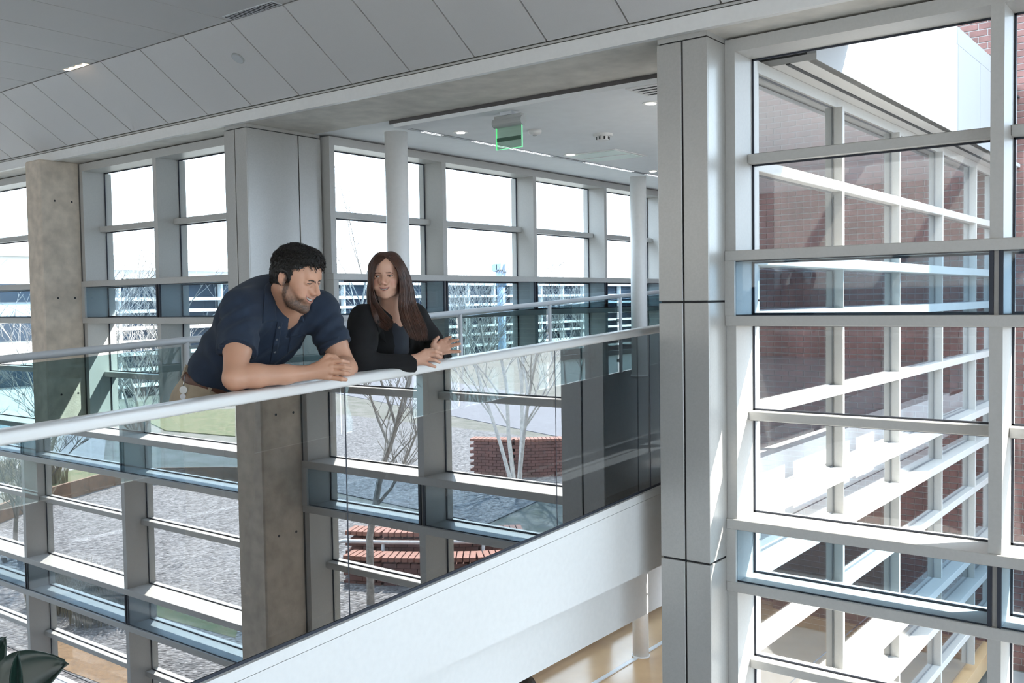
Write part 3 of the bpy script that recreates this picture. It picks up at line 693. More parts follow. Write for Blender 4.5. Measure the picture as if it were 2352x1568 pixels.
mb = MB(); mb.tube([(-1.22, .42, -1.62), (-1.22, .42, -1.60), (-1.22, .42, -1.2)], [.12, .13, .17], 24); mb.build('pot', mat('pot_clay', (.25, .22, .2, 1), .6), lp, True)
def rp(px, py, dist): d = ray(px, py); return d*(dist/math.hypot(d.x, d.y))
leaves = [((0, 1640), (140, 1517), 1.15, .085, (.3, -.5, .8)), ((-60, 1600), (2, 1470), 1.2, .05, (.6, -.6, .3)), ((40, 1600), (36, 1508), 1.12, .012, (.6, -.6, .2)), ((-150, 1750), (-320, 1560), 1.2, .16, (.3, -.5, .8)), ((0, 1800), (260, 1720), 1.1, .15, (.3, -.5, .8))]
top = Vector((-1.22, .42, -1.2))
for (b, t, d, w, nv) in leaves:
    pb_ = rp(*b, d); pt = rp(*t, d*0.98); mb = MB(); leaf_mesh(pb_, pt, w, nv, 0.25, mb); o = mb.build('leaf', LEAF, lp, True)
    sm = o.modifiers.new('thick', 'SOLIDIFY'); sm.thickness = 0.0015
    pipe('stalk', [top, top.lerp(pb_, .6)+Vector((0, 0, .05)), pb_], 0.005, lp, LEAF, 6)
# ------------------------------------------------------------------ people: bodies are grown from blended rounded bones (a distance field turned into one skin)
def V3(*a): return np.array(a, float)
def px3(px, py, X): p = at_x(px, py, X); return np.array(p)
def pxd(px, py, depth): d = ray(px, py); return np.array(d)*depth          # depth = distance along the optical axis
class Field:
    def __init__(s): s.p = []
    def cone(s, a, b, ra, rb, k=0.012, op='u'):
        a = np.asarray(a, float); b = np.asarray(b, float); r = max(ra, rb)
        s.p.append(('c', (a, b, ra, rb), np.minimum(a, b)-r, np.maximum(a, b)+r, k, op)); return s
    def chain(s, pts, rad, k=0.01):
        for i in range(len(pts)-1): s.cone(pts[i], pts[i+1], rad[i], rad[i+1], k)
        return s
    def ell(s, c, r, M=None, k=0.012, op='u'):
        c = np.asarray(c, float); r = np.asarray(r, float); M = np.eye(3) if M is None else M; R = r.max()
        s.p.append(('e', (c, r, M), c-R, c+R, k, op)); return s
    def half(s, c, n, lo, hi, k=0.004):      # keep the side the normal points to, inside the given bounds
        s.p.append(('h', (np.asarray(c, float), np.asarray(n, float)/np.linalg.norm(n)), np.asarray(lo, float), np.asarray(hi, float), k, 'h')); return s
    def eval(s, xs, ys, zs):
        D = np.full((len(xs), len(ys), len(zs)), 0.08, np.float32)
        for (t, a, lo, hi, k, op) in s.p:
            m = k*1.5+0.02 if op != 'h' else 0.0
            i0, i1 = np.searchsorted(xs, lo[0]-m), np.searchsorted(xs, hi[0]+m); j0, j1 = np.searchsorted(ys, lo[1]-m), np.searchsorted(ys, hi[1]+m); k0, k1 = np.searchsorted(zs, lo[2]-m), np.searchsorted(zs, hi[2]+m)
            if i1-i0 < 1 or j1-j0 < 1 or k1-k0 < 1: continue
            X = xs[i0:i1, None, None].astype(np.float32); Y = ys[None, j0:j1, None].astype(np.float32); Z = zs[None, None, k0:k1].astype(np.float32)
            if t == 'c':
                A, B, ra, rb = a; ab = B-A; L2 = max(float(ab@ab), 1e-12)
                h = ((X-A[0])*ab[0]+(Y-A[1])*ab[1]+(Z-A[2])*ab[2])/L2; h = np.clip(h, 0, 1)
                d = np.sqrt((X-A[0]-h*ab[0])**2+(Y-A[1]-h*ab[1])**2+(Z-A[2]-h*ab[2])**2)-(ra+(rb-ra)*h)
            elif t == 'e':
                c, r, M = a; P = [M[0, q]*(X-c[0])+M[1, q]*(Y-c[1])+M[2, q]*(Z-c[2]) for q in range(3)]
                q0 = np.sqrt((P[0]/r[0])**2+(P[1]/r[1])**2+(P[2]/r[2])**2); q1 = np.sqrt((P[0]/r[0]**2)**2+(P[1]/r[1]**2)**2+(P[2]/r[2]**2)**2)
                d = q0*(q0-1)/np.maximum(q1, 1e-6)
            else:
                c, n = a; d = -((X-c[0])*n[0]+(Y-c[1])*n[1]+(Z-c[2])*n[2])
            S = D[i0:i1, j0:j1, k0:k1]
            if op == 'u':
                h = np.maximum(k-np.abs(S-d), 0)/max(k, 1e-6); D[i0:i1, j0:j1, k0:k1] = np.minimum(S, d)-h*h*k*0.25
            else:                             # 's' subtract, 'h' clip
                dd = -d if op == 's' else d
                h = np.maximum(k-np.abs(S-dd), 0)/max(k, 1e-6); D[i0:i1, j0:j1, k0:k1] = np.maximum(S, dd)+h*h*k*0.25
        return D
def surface_nets(D, xs, ys, zs):
    S = D < 0
    c = [S[i:S.shape[0]-1+i, j:S.shape[1]-1+j, k:S.shape[2]-1+k] for i in (0, 1) for j in (0, 1) for k in (0, 1)]
    cnt = sum(x.astype(np.int8) for x in c); act = (cnt > 0) & (cnt < 8)
    I = np.argwhere(act); n = len(I); idx = np.full(act.shape, -1, np.int64); idx[act] = np.arange(n)
    if n == 0: return np.zeros((0, 3)), np.zeros((0, 4), int)
    acc = np.zeros((n, 3)); w = np.zeros(n); ax = [xs, ys, zs]
    val = {}
    for o in [(i, j, k) for i in (0, 1) for j in (0, 1) for k in (0, 1)]: val[o] = D[I[:, 0]+o[0], I[:, 1]+o[1], I[:, 2]+o[2]]
    for d in range(3):
        for o in val:
            if o[d] == 1: continue
            o2 = tuple(1 if q == d else o[q] for q in range(3)); va, vb = val[o], val[o2]; m = (va < 0) != (vb < 0)
            if not m.any(): continue
            t = va[m]/(va[m]-vb[m]); P = np.empty((m.sum(), 3))
            for q in range(3):
                a0 = ax[q][I[m, q]+o[q]]; P[:, q] = a0 if q != d else a0+t*(ax[q][I[m, q]+1]-ax[q][I[m, q]])
            acc[m] += P; w[m] += 1
    V = acc/w[:, None]; F = []
    for d in range(3):
        u, v = [(1, 2), (2, 0), (0, 1)][d]
        sl0 = [slice(None)]*3; sl1 = [slice(None)]*3; sl0[d] = slice(0, -1); sl1[d] = slice(1, None)
        A = S[tuple(sl0)]; B = S[tuple(sl1)]; E = np.argwhere(A != B)
        E = E[(E[:, u] > 0) & (E[:, v] > 0) & (E[:, u] < D.shape[u]-1) & (E[:, v] < D.shape[v]-1)]
        if len(E) == 0: continue
        def cell(du, dv):
            Q = E.copy(); Q[:, u] += du; Q[:, v] += dv; return idx[Q[:, 0], Q[:, 1], Q[:, 2]]
        q = np.stack([cell(-1, -1), cell(0, -1), cell(0, 0), cell(-1, 0)], 1)
        fl_ = A[E[:, 0], E[:, 1], E[:, 2]]; q[~fl_] = q[~fl_][:, ::-1]
        F.append(q[(q >= 0).all(1)])
    return V, np.concatenate(F)
def grow_skin(field, regions):
    """regions: (lo, hi, step) from finest to coarsest; coarser cells inside a finer region are dropped"""
    VV, FF, n = [], [], 0
    for ri, (lo, hi, st) in enumerate(regions):
        xs, ys, zs = [np.arange(lo[q], hi[q]+st, st) for q in range(3)]
        V, F = surface_nets(field.eval(xs, ys, zs), xs, ys, zs)
        if len(F) == 0: continue
        C = V[F].mean(1); keep = np.ones(len(F), bool)
        for (l2, h2, s2) in regions[:ri]:
            l2 = np.asarray(l2)+st*0.8; h2 = np.asarray(h2)-st*0.8; keep &= ~((C > l2) & (C < h2)).all(1)
        F = F[keep]; used = np.unique(F); mp = np.full(len(V), -1); mp[used] = np.arange(len(used))
        VV.append(V[used]); FF.append(mp[F]+n); n += len(used)
    return np.concatenate(VV), np.concatenate(FF)
def skin_obj(name, V, F, m, parent, col=None, origin=None, smooth_iter=0):
    o = np.asarray(origin if origin is not None else [V[:, 0].mean(), V[:, 1].mean(), V[:, 2].min()])
    me = bpy.data.meshes.new(name); me.vertices.add(len(V)); me.vertices.foreach_set('co', (V-o).astype(np.float32).ravel())
    F = np.asarray(F, np.int32); me.loops.add(F.size); me.loops.foreach_set('vertex_index', F.ravel())
    me.polygons.add(len(F)); me.polygons.foreach_set('loop_start', np.arange(0, F.size, F.shape[1], dtype=np.int32))
    me.update(calc_edges=True); me.validate()
    me.polygons.foreach_set('use_smooth', [True]*len(me.polygons))
    if col is not None:
        a = me.color_attributes.new('Col', 'FLOAT_COLOR', 'POINT'); C = np.ones((len(V), 4), np.float32); C[:, :3] = col; a.data.foreach_set('color', C.ravel())
    me.materials.append(m)
    return link(name, me, tuple(o), parent)
def frame(f, u):
    """columns: right, forward, up"""
    f = np.asarray(f, float)/np.linalg.norm(f); u = np.asarray(u, float); u = u-f*(u@f); u /= np.linalg.norm(u); return np.stack([np.cross(f, u), f, u], 1)
def camvec(r, u, t): return np.array(rgt2)*r+np.array(upv2)*u-np.array(fwd)*t      # right, up, towards the viewer
def vnoise(P, s, seed=0):
    """cheap smooth pseudo noise from sines"""
    r = np.random.default_rng(seed); out = 0
    for k in range(6):
        d = r.normal(size=3); d /= np.linalg.norm(d); out = out+np.sin(P@d*s*(0.6+0.25*k)+r.uniform(0, 6.28))
    return out/6
def skin_material(name, rough=0.45):
    m = bpy.data.materials.new(name); m.use_nodes = True; N = m.node_tree.nodes; L = m.node_tree.links; b = N['Principled BSDF']
    a = N.new('ShaderNodeVertexColor'); a.layer_name = 'Col'; L.new(a.outputs['Color'], b.inputs['Base Color'])
    b.inputs['Roughness'].default_value = rough; b.inputs['Subsurface Weight'].default_value = 0.12; b.inputs['Subsurface Radius'].default_value = (0.012, 0.005, 0.003); b.inputs['Subsurface Scale'].default_value = 0.4
    tc = N.new('ShaderNodeTexCoord'); nz = N.new('ShaderNodeTexNoise'); nz.inputs['Scale'].default_value = 350; L.new(tc.outputs['Object'], nz.inputs['Vector'])
    bp = N.new('ShaderNodeBump'); bp.inputs['Strength'].default_value = 0.08; bp.inputs['Distance'].default_value = 0.002; L.new(nz.outputs['Fac'], bp.inputs['Height']); L.new(bp.outputs['Normal'], b.inputs['Normal'])
    return m
def cloth_material(name, col, rough=0.85, sheen=0.2):
    m = mat(name, col, rough, 0, 0.10, 25, 0.25, 700); b = m.node_tree.nodes['Principled BSDF']; b.inputs['Sheen Weight'].default_value = sheen; return m

def head_field(Fd, O, M, s=1.0, male=True, jaw=1.0):
    """adds a head to field Fd. local axes: x right, y forward, z up; origin between the ears; s scales (1 = 0.235 m tall)"""
    T = lambda x, y, z: O + M @ (np.array([x, y, z])*s)
    def e(c, r, k=0.012, op='u', R=None): Fd.ell(T(*c), np.array(r)*s, M if R is None else M @ R, k*s, op)
    def c(a, b, ra, rb, k=0.012, op='u'): Fd.cone(T(*a), T(*b), ra*s, rb*s, k*s, op)
    e((0, -.012, .036), (.072, .086, .081), .02)
    cz = 0.0 if male else .013; mz = 0.0 if male else -.003      # shorter lower face for the woman
    e((0, .030, -.012+cz*.4), (.060, .062, .083-cz*.6), .03)
    for sg in (-1, 1):
        c((sg*.054, -.002, -.045), (sg*.034*jaw, .045, -.085+cz), .017, .019, .022)
        c((sg*.034*jaw, .045, -.085+cz), (sg*.010, .067, -.099+cz), .019, .017, .02)
        e((sg*.041, .058, -.020), (.024, .020, .020), .018)
        e((sg*.040, .066, -.046), (.017, .017, .018), .015)                       # smiling cheek
        e((sg*.053, .030, .018), (.02, .03, .03), .02)
    e((0, .070, -.097+cz), (.021 if male else .017, .018, .017), .012)
    c((-.034, .076, .026), (.034, .076, .026), .0125 if male else .010, .0125 if male else .010, .014)
    e((0, .062, .055), (.05, .028, .035), .02)
    # eye sockets
    for sg in (-1, 1): e((sg*.0315, .0925, .006), (.0185, .0135, .0115), .009, 's')
    # nose
    c((0, .086, .016), (0, .1095, -.022), .0075, .0105, .008)
    e((0, .108, -.026), (.0105, .0105, .0085), .006)
    for sg in (-1, 1):
        e((sg*.0125, .0985, -.0295), (.0075, .0105, .0075), .006)
        e((sg*.016, .0880, -.0190), (.0105, .0100, .0130), .010)
        e((sg*.0065, .1035, -.0385), (.0034, .0050, .0030), .002, 's')
    # eyelids (upper and lower) over the eyeballs, left open in a slit
    for sg in (-1, 1):
        e((sg*.0315, .0735, .006), (.0185, .0152, .0125), .004)
        op_ = .0019 if male else .0038
        e((sg*.0315, .0900, .0052), (.0152 if male else .0138, .013, op_), .0016, 's')
    # muzzle
    e((0, .072, -.056), (.030, .022, .026), .016)
    # lips of an open smile: arcs with raised corners
    W = .0350 if male else .0295; n = 9
    def arc(t, z0, lift, y0): return (W*t, y0-.0225*t*t*(W/.035), z0+lift*t*t)
    op2 = .0160 if male else .0125; up = [arc(-1+2*i/(n-1), -.0510+mz, .0105 if male else .0125, .0925) for i in range(n)]; lo = [arc(-1+2*i/(n-1), -.0510+mz-op2, (.0100 if male else .0120)+op2, .0895) for i in range(n)]
    for i in range(n-1):
        r0 = .0030*(1-.55*abs(-1+2*(i+.5)/(n-1))); c(up[i], up[i+1], r0+.0008, r0+.0008, .0035); c(lo[i], lo[i+1], r0+.0016, r0+.0016, .004)
    for i in range(n-1):
        t0 = -1+2*i/(n-1); t1 = -1+2*(i+1)/(n-1)
        a = ((up[i][0]+lo[i][0])/2, (up[i][1]+lo[i][1])/2+.004, (up[i][2]+lo[i][2])/2); b = ((up[i+1][0]+lo[i+1][0])/2, (up[i+1][1]+lo[i+1][1])/2+.004, (up[i+1][2]+lo[i+1][2])/2)
        mo = (.0064 if male else .0040); r0 = mo*(1-t0*t0*.92); r1 = mo*(1-t1*t1*.92); c(a, b, max(r0, .0006), max(r1, .0006), .0012, 's')
    # ears
    for sg in (-1, 1):
        R = np.array([[math.cos(sg*.35), -math.sin(sg*.35), 0], [math.sin(sg*.35), math.cos(sg*.35), 0], [0, 0, 1]])
        e((sg*.0775, -.006, .003), (.0065, .0175, .030), .006, 'u', R)
        e((sg*.0860, -.003, .008), (.0075, .0110, .0195), .003, 's', R)
        e((sg*.0800, -.009, .006), (.0022, .0035, .0130), .002, 'u', R)
        e((sg*.0760, .007, -.001), (.0040, .0035, .0060), .003)
        e((sg*.0760, .001, -.022), (.0055, .0085, .0085), .004)
    return T
from mathutils.bvhtree import BVHTree
def bvh_of(objs):
    V = []; F = []
    for o in objs:
        n = len(V); w = world_loc(o); V += [v.co+w for v in o.data.vertices]; F += [[i+n for i in p.vertices] for p in o.data.polygons]
    return BVHTree.FromPolygons(V, F)
def drape(name, bvh, corners, nu, nv, off, m, parent, thick=0.0025, bulge=0.0, mind=0.0):
    """cloth panel laid on the body: a bilinear patch of image points dropped onto the surface, lifted by off"""
    c = [np.array(q, float) for q in corners]; mb = MB(); P = []
    last = None
    for j in range(nv+1):
        for i in range(nu+1):
            u, v = i/nu, j/nv; q = (c[0]*(1-u)+c[1]*u)*(1-v)+(c[3]*(1-u)+c[2]*u)*v
            d = ray(q[0], q[1]).normalized(); h, n_, _, _ = bvh.ray_cast(Vector((0, 0, 0)), d, 20)
            if h is None: h = d*(last if last else 3.9)
            last = h.length; P.append(h - d*(off+bulge*math.sin(math.pi*u)*math.sin(math.pi*v)))
    mb.add(P, [(j*(nu+1)+i, j*(nu+1)+i+1, (j+1)*(nu+1)+i+1, (j+1)*(nu+1)+i) for j in range(nv) for i in range(nu)])
    o = mb.build(name, m, parent, True); s = o.modifiers.new('thick', 'SOLIDIFY'); s.thickness = thick; s.offset = 0; return o
def skin_color(n, base): return np.tile(np.array(base, float), (n, 1))
def eyes(parent, T, M, s, gaze, iris):
    for sg in (-1, 1):
        me = bpy.data.meshes.new('eye'); bm = bmesh.new(); bmesh.ops.create_uvsphere(bm, u_segments=28, v_segments=20, radius=.0122*s); bm.to_mesh(me); bm.free()
        g = np.asarray(gaze)/np.linalg.norm(gaze); co = np.array([v.co for v in me.vertices]); ang = np.arccos(np.clip((co/np.linalg.norm(co, axis=1)[:, None])@g, -1, 1))
        C = np.ones((len(co), 4), np.float32); C[:, :3] = (.62, .57, .54); C[ang < .60, :3] = iris; C[ang < .27, :3] = (.01, .01, .01)
        a = me.color_attributes.new('Col', 'FLOAT_COLOR', 'POINT'); a.data.foreach_set('color', C.ravel()); me.materials.append(EYEM)
        me.polygons.foreach_set('use_smooth', [True]*len(me.polygons)); link('eye', me, tuple(T(sg*.0315, .0728, .0055)), parent)
def brows(parent, T, M, bv, m, thick, lift=0, slit=.0026, ctrl=None):
    fwv = Vector(M[:, 1])
    def drop(x, z, off):
        h, n_, _, _ = bv.ray_cast(Vector(T(x, .16, z)), -fwv, .2)
        return (np.array(h)+M[:, 1]*off) if h is not None else T(x, .09, z)
    for sg in (-1, 1):
        mb = MB(); rs = random.Random(3)
        ctrl = ctrl or [(.0115, .0165+lift), (.023, .0195+lift), (.036, .0215+lift), (.0485, .0155+lift)]
        def at(t):
            f = t*3; i = min(int(f), 2); f -= i; return np.array(ctrl[i])*(1-f)+np.array(ctrl[i+1])*f
        for k in range(90):
            t = rs.uniform(0, .93); p = at(t); q = at(min(1, t+.12)); dz = rs.uniform(-1, 1)*thick*(1-.65*t)
            a = drop(sg*p[0], p[1]+dz, .0002); b = drop(sg*q[0], q[1]+dz*.6+.001, .0012)
            mb.tube([a, (a+b)/2+M[:, 1]*.0006, b], [.0010, .0010, .0005], 4)
        mb.build('eyebrow', m, parent)
        mb = MB(); pts = []
        for k in range(11):
            x = -1+2*k/10; pts.append(drop(sg*.0315+.0152*x, .0052+slit*math.sqrt(max(0, 1-x*x))*1.0+.0006, .0006))
        mb.tube(pts, [.0006]+[.0012]*9+[.0006], 5); mb.build('lash_line', m, parent, True)
def teeth(parent, T, M, bv, W, zu, lu, zl, ll, f0=.15, f1=.80, tw=.62):
    """upper row of teeth showing in the smile, between the upper (zu, lu) and lower (zl, ll) lip arcs"""
    mb = MB(); V_ = []; n = 20; fwv = Vector(M[:, 1])
    for k in range(n+1):
        t = tw*(-1+2*k/n); a = zu+lu*t*t; b = zl+ll*t*t
        for q in range(4):
            f = f0+(f1-f0)*q/3*(1-.35*t*t); x, z = W*t, a+(b-a)*f
            h, n_, _, _ = bv.ray_cast(Vector(T(x, .16, z)), -fwv, .2); V_.append(np.array(h)+M[:, 1]*.0009 if h is not None else T(x, .085, z))
    mb.add(V_, [(4*k+j, 4*k+j+1, 4*k+j+5, 4*k+j+4) for k in range(n) for j in range(3)])
    o = mb.build('teeth', mat('tooth', (.50, .46, .42, 1), .3), parent, True)
    sm = o.modifiers.new('thick', 'SOLIDIFY'); sm.thickness = 0.0012
EYEM = skin_material('eye_white', .15); SKIN = skin_material('skin')
HAIR_B = mat('black_hair', (0.012, 0.010, 0.009, 1), 0.42, 0, 0.3, 40)
NAVY = cloth_material('navy_shirt', (0.014, 0.025, 0.048, 1), .9, .05); KHAKI = cloth_material('khaki_trousers', (0.36, 0.29, 0.21, 1)); LEATHER = mat('brown_leather', (0.10, 0.035, 0.020, 1), .45, 0, .2, 30)
SHOE = mat('shoe_leather', (0.05, 0.03, 0.02, 1), .4)

def build_man():
    Rsh, Lsh = px3(553, 722, -3.17), px3(736, 722, -3.14); Rel, Lel = px3(539, 869, -3.015), px3(797, 846, -3.02)
    Rwr = px3(704, 856, -2.905); hip = px3(500, 884, -3.47); nk = px3(655, 705, -3.18)
    lat = (Lsh-Rsh)/np.linalg.norm(Lsh-Rsh); up = nk-hip; H = np.linalg.norm(up); up /= H; fw = np.cross(up, lat); fw /= np.linalg.norm(fw); fw *= np.sign(fw[0]); lat2 = np.cross(fw, up) if np.cross(fw, up)@lat > 0 else np.cross(up, fw)
    MT = np.stack([lat2, fw, up], 1)
    foot_z = fl(hip[1])
    pu = up*.55+np.array([0, 0, .45]); pu /= np.linalg.norm(pu); pf = np.cross(pu, lat2); pf *= np.sign(pf@fw); pf /= np.linalg.norm(pf); MP = np.stack([lat2, pf, pu], 1)
    root = empty('person', (hip[0], hip[1], foot_z), 'man in a navy short-sleeved shirt and khaki trousers leaning with clasped hands', 'person')
    # ---- skin
    s = 1.05; O = pxd(678, 639, 3.84); M = frame(camvec(.90, -.33, .30), camvec(0, 1, .05))
    Fd = Field()
    # trunk and legs first (hidden under clothes), then neck, head, arms
    chest = hip+up*H*.66; belly = hip+up*H*.25
    Fd.ell(chest, (.15, .095, .19), MT, .03); Fd.ell(belly, (.13, .09, .15), MT, .03)
    Fd.cone(nk, Rsh, .05, .05, .03); Fd.cone(nk, Lsh, .05, .05, .03)
    knees = []; ankles = []
    for sg, dx in ((-1, .02), (1, -.10)):
        h = hip+lat2*sg*.09-np.array([0, 0, .06]); h[2] = hip[2]-.06
        kn = np.array([hip[0]+.02+dx*.4, h[1]+sg*.01, foot_z+.47]); an = np.array([hip[0]-.06+dx, h[1]+sg*.03, foot_z+.09]); knees.append((h, kn)); ankles.append(an)
        Fd.cone(h, kn, .075, .05, .03); Fd.cone(kn, an, .048, .035, .02)
    T = head_field(Fd, O, M, s, True, 1.12)
    Fd.cone(T(0, -.035, -.035), nk+up*.01-fw*.01, .054, .064, .03); Fd.cone(T(0, -.01, -.06), nk+fw*.035-up*.02, .046, .05, .03)
    Fd.chain([Rsh, Rsh*.45+Rel*.55+np.array([0, 0, 0]), Rel], [.058, .052, .044], .02); Fd.chain([Lsh, Lsh*.45+Lel*.55, Lel], [.056, .050, .042], .02)
    e1 = (Rwr-Rel); Fd.chain([Rel, Rel+e1*.28+np.array([0, 0, .004]), Rel+e1*.7, Rwr], [.041, .0445, .036, .029], .02)
    d0 = 3.735
    Lwr = pxd(784, 842, 3.86)
    e2 = Lwr-Lel; Fd.chain([Lel, Lel+e2*.35+np.array([0, 0, .003]), Lwr], [.040, .043, .030], .02)
    # right hand: back of the hand and four fingers folded over the left hand
    kn = [pxd(757, 831, d0+.004), pxd(761, 842, d0-.004), pxd(760.5, 853.5, d0-.004), pxd(756, 866, d0+.004)]
    pip = [pxd(784, 828.5, d0-.004), pxd(789, 842.5, d0-.010), pxd(789, 856, d0-.008), pxd(784, 870, d0)]
    tip = [pxd(799, 831.5, d0+.022), pxd(804.5, 844.5, d0+.018), pxd(801, 857.5, d0+.018), pxd(794.5, 871.5, d0+.018)]
    for i in range(4):
        Fd.cone(Rwr, kn[i], .021, .0125, .012); Fd.cone(kn[i], pip[i], .0108, .0094, .003); Fd.cone(pip[i], tip[i], .0092, .0076, .002)
        Fd.ell(kn[i]+camvec(0, 0, .004), (.009, .009, .009), None, .006)
    Fd.cone(pxd(722, 846, d0+.012), pxd(748, 832, d0+.008), .022, .016, .012)
    th = [pxd(735, 838, d0+.004), pxd(753, 818, d0+.012), pxd(768, 819, d0+.016), pxd(779, 826.5, d0+.018)]; Fd.chain(th, [.016, .0115, .0098, .008], .004)
    # left hand inside the clasp
    Fd.cone(Lwr, pxd(770, 844, d0+.045), .026, .026, .012); Fd.cone(pxd(776, 850, d0+.05), pxd(765, 858, d0+.035), .02, .018, .01)
    for i, (py_) in enumerate((833, 844, 855, 866)):
        Fd.chain([pxd(772, py_, d0+.05), pxd(752, py_+1, d0+.042), pxd(742, py_-2, d0+.026)], [.0105, .0095, .008], .003)
    Fd.chain([pxd(778, 838, d0+.05), pxd(771, 824, d0+.028), pxd(761, 825, d0+.006)], [.014, .0108, .0085], .004)
    lo = np.minimum.reduce([T(-.11, -.13, -.13), T(.11, .13, .13), T(.11, -.13, .13), T(-.11, .13, -.13), T(-.11, .13, .13), T(.11, -.13, -.13)]); hi = np.maximum.reduce([T(-.11, -.13, -.13), T(.11, .13, .13), T(.11, -.13, .13), T(-.11, .13, -.13), T(-.11, .13, .13), T(.11, -.13, -.13)])
    hl = np.minimum.reduce(kn+pip+tip+th+[Rwr])-.03; hh = np.maximum.reduce(kn+pip+tip+th+[Rwr])+.03
    Fd2lo = np.minimum.reduce([Rel, Lel, nk, hip, Rsh, Lsh])-.2; Fd2hi = np.maximum.reduce([Rel, Lel, nk, hip, Rsh, Lsh])+.2
    V, F = grow_skin(Fd, [(lo, hi, .0019), (hl, hh, .0019), (np.minimum(Fd2lo, lo), np.maximum(Fd2hi, hh), .0055), (np.array([hip[0]-.35, hip[1]-.35, foot_z+.02]), np.array([hip[0]+.3, hip[1]+.35, hip[2]+.05]), .012)])
    C = skin_color(len(V), (.56, .300, .195)); Lc = ((V-O)@M)/s
    head = (np.abs(Lc[:, 0]) < .11) & (np.abs(Lc[:, 1]) < .14) & (np.abs(Lc[:, 2]) < .14)
    x, y, z = Lc[:, 0], Lc[:, 1], Lc[:, 2]
    C *= (1+.06*vnoise(V, 60, 1))[:, None]
    # redder nose, cheeks, ears and knuckles
    red = np.exp(-((x/.02)**2+((y-.105)/.02)**2+((z+.026)/.018)**2))+.8*np.exp(-(((np.abs(x)-.045)/.02)**2+((y-.065)/.03)**2+((z+.028)/.02)**2))+.7*np.exp(-(((np.abs(x)-.08)/.012)**2+((y+.01)/.03)**2+(z/.035)**2))
    C = C*(1-.25*(red*head)[:, None])+np.array([.52, .19, .13])*(.25*(red*head)[:, None])
    # beard: jaw, chin, moustache
    jawz = np.clip(-.004-.60*(y-.006), -.046, .006)
    bd = np.clip((jawz-z)/.016, 0, 1)*(.55+.45*np.clip((-.055-z+.35*(y-.03))/.03, 0, 1))*np.clip((y+.006)/.012, 0, 1)*np.clip((.125+z)/.012, 0, 1)
    side = np.clip((np.abs(x)-.050)/.010, 0, 1)*np.clip((.014-np.abs(y-.012))/.008, 0, 1)*np.clip((.03-z)/.02, 0, 1)*np.clip((z+.09)/.02, 0, 1)
    mous = np.exp(-((z+.0445)/.0042)**2)*np.clip((.026-np.abs(x))/.006, 0, 1)*(y > .07)
    lipu = np.exp(-((z+.0595-.018*(x/.035)**2)/.0095)**2)*np.clip((.036-np.abs(x))/.004, 0, 1)*(y > .065)
    bd = np.clip(np.maximum.reduce([bd, side, mous*.8])*(1-lipu), 0, 1)*head*(z > -.125)*(.86+.22*vnoise(V, 900, 4)+.12*vnoise(V, 2000, 6))
    bd *= np.where((np.abs(x) < .035) & (y > .05) & (z > -.082), .72, 1)
    C = C*(1-np.clip(bd, 0, .92)[:, None])+np.array([.035, .022, .016])*np.clip(bd, 0, .92)[:, None]
    lips = (lipu*head)[:, None]; C = C*(1-.7*lips)+np.array([.40, .135, .115])*.7*lips
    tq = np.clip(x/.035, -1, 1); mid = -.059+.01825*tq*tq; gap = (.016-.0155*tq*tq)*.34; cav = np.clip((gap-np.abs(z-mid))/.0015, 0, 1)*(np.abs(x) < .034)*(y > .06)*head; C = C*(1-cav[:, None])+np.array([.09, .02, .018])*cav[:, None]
    body = skin_obj('body', V, F, SKIN, root, np.clip(C, 0, 1), (hip[0], hip[1], foot_z))
    eyes(root, T, M, s, camvec(.75, -.6, .25), (.035, .02, .014)); brows(root, T, M, bvh_of([body]), HAIR_B, .0034, slit=.0019, ctrl=[(.0065, .0135), (.017, .0168), (.030, .0190), (.043, .0150)]); teeth(root, T, M, bvh_of([body]), .035, -.0510, .0105, -.0670, .0260, .12, .60, .66)
    # ---- hair: a soft cap and several hundred curls
    Fh = Field(); e = lambda c, r, k=.01, op='u': Fh.ell(T(*c), np.array(r)*s, M, k*s, op)
    e((0, -.015, .046), (.079, .089, .081)); e((0, -.056, -.012), (.056, .040, .052), .02); e((0, .035, .088), (.062, .052, .036), .02)
    for sg in (-1, 1):
        e((sg*.066, -.030, .012), (.019, .045, .045), .015); e((sg*.070, .018, .020), (.0085, .0125, .030), .008)
    Fh.ell(T(0, .105, -.003), np.array((.075, .062, .068))*s, M, .006, 's')
    for sg in (-1, 1): Fh.ell(T(sg*.086, -.004, -.010), np.array((.016, .024, .036))*s, M, .004, 's')
    hlo, hhi = lo-.02, hi+.02
    hV, hF = grow_skin(Fh, [(hlo, hhi, .0035)])
    nrmv = np.zeros_like(hV); tri = hV[hF]; fn = np.cross(tri[:, 1]-tri[:, 0], tri[:, 2]-tri[:, 0]); [np.add.at(nrmv, hF[:, q], fn) for q in range(4)]; nrmv /= np.linalg.norm(nrmv, axis=1)[:, None]+1e-9
    hV = hV+nrmv*((.0075*vnoise(hV, 130, 9)+.0045*vnoise(hV, 300, 3))*np.clip(((((hV-O)@M)/s)[:, 2]+.03)/.06, .25, 1))[:, None]
    hair = skin_obj('hair', hV, hF, HAIR_B, root, None, tuple(O))
    mb = MB(); r = np.random.default_rng(5); Lh = ((hV-O)@M)/s
    outer = np.where((nrmv@M)[:, 2] > -.75)[0]; pick = r.choice(outer, 5200)
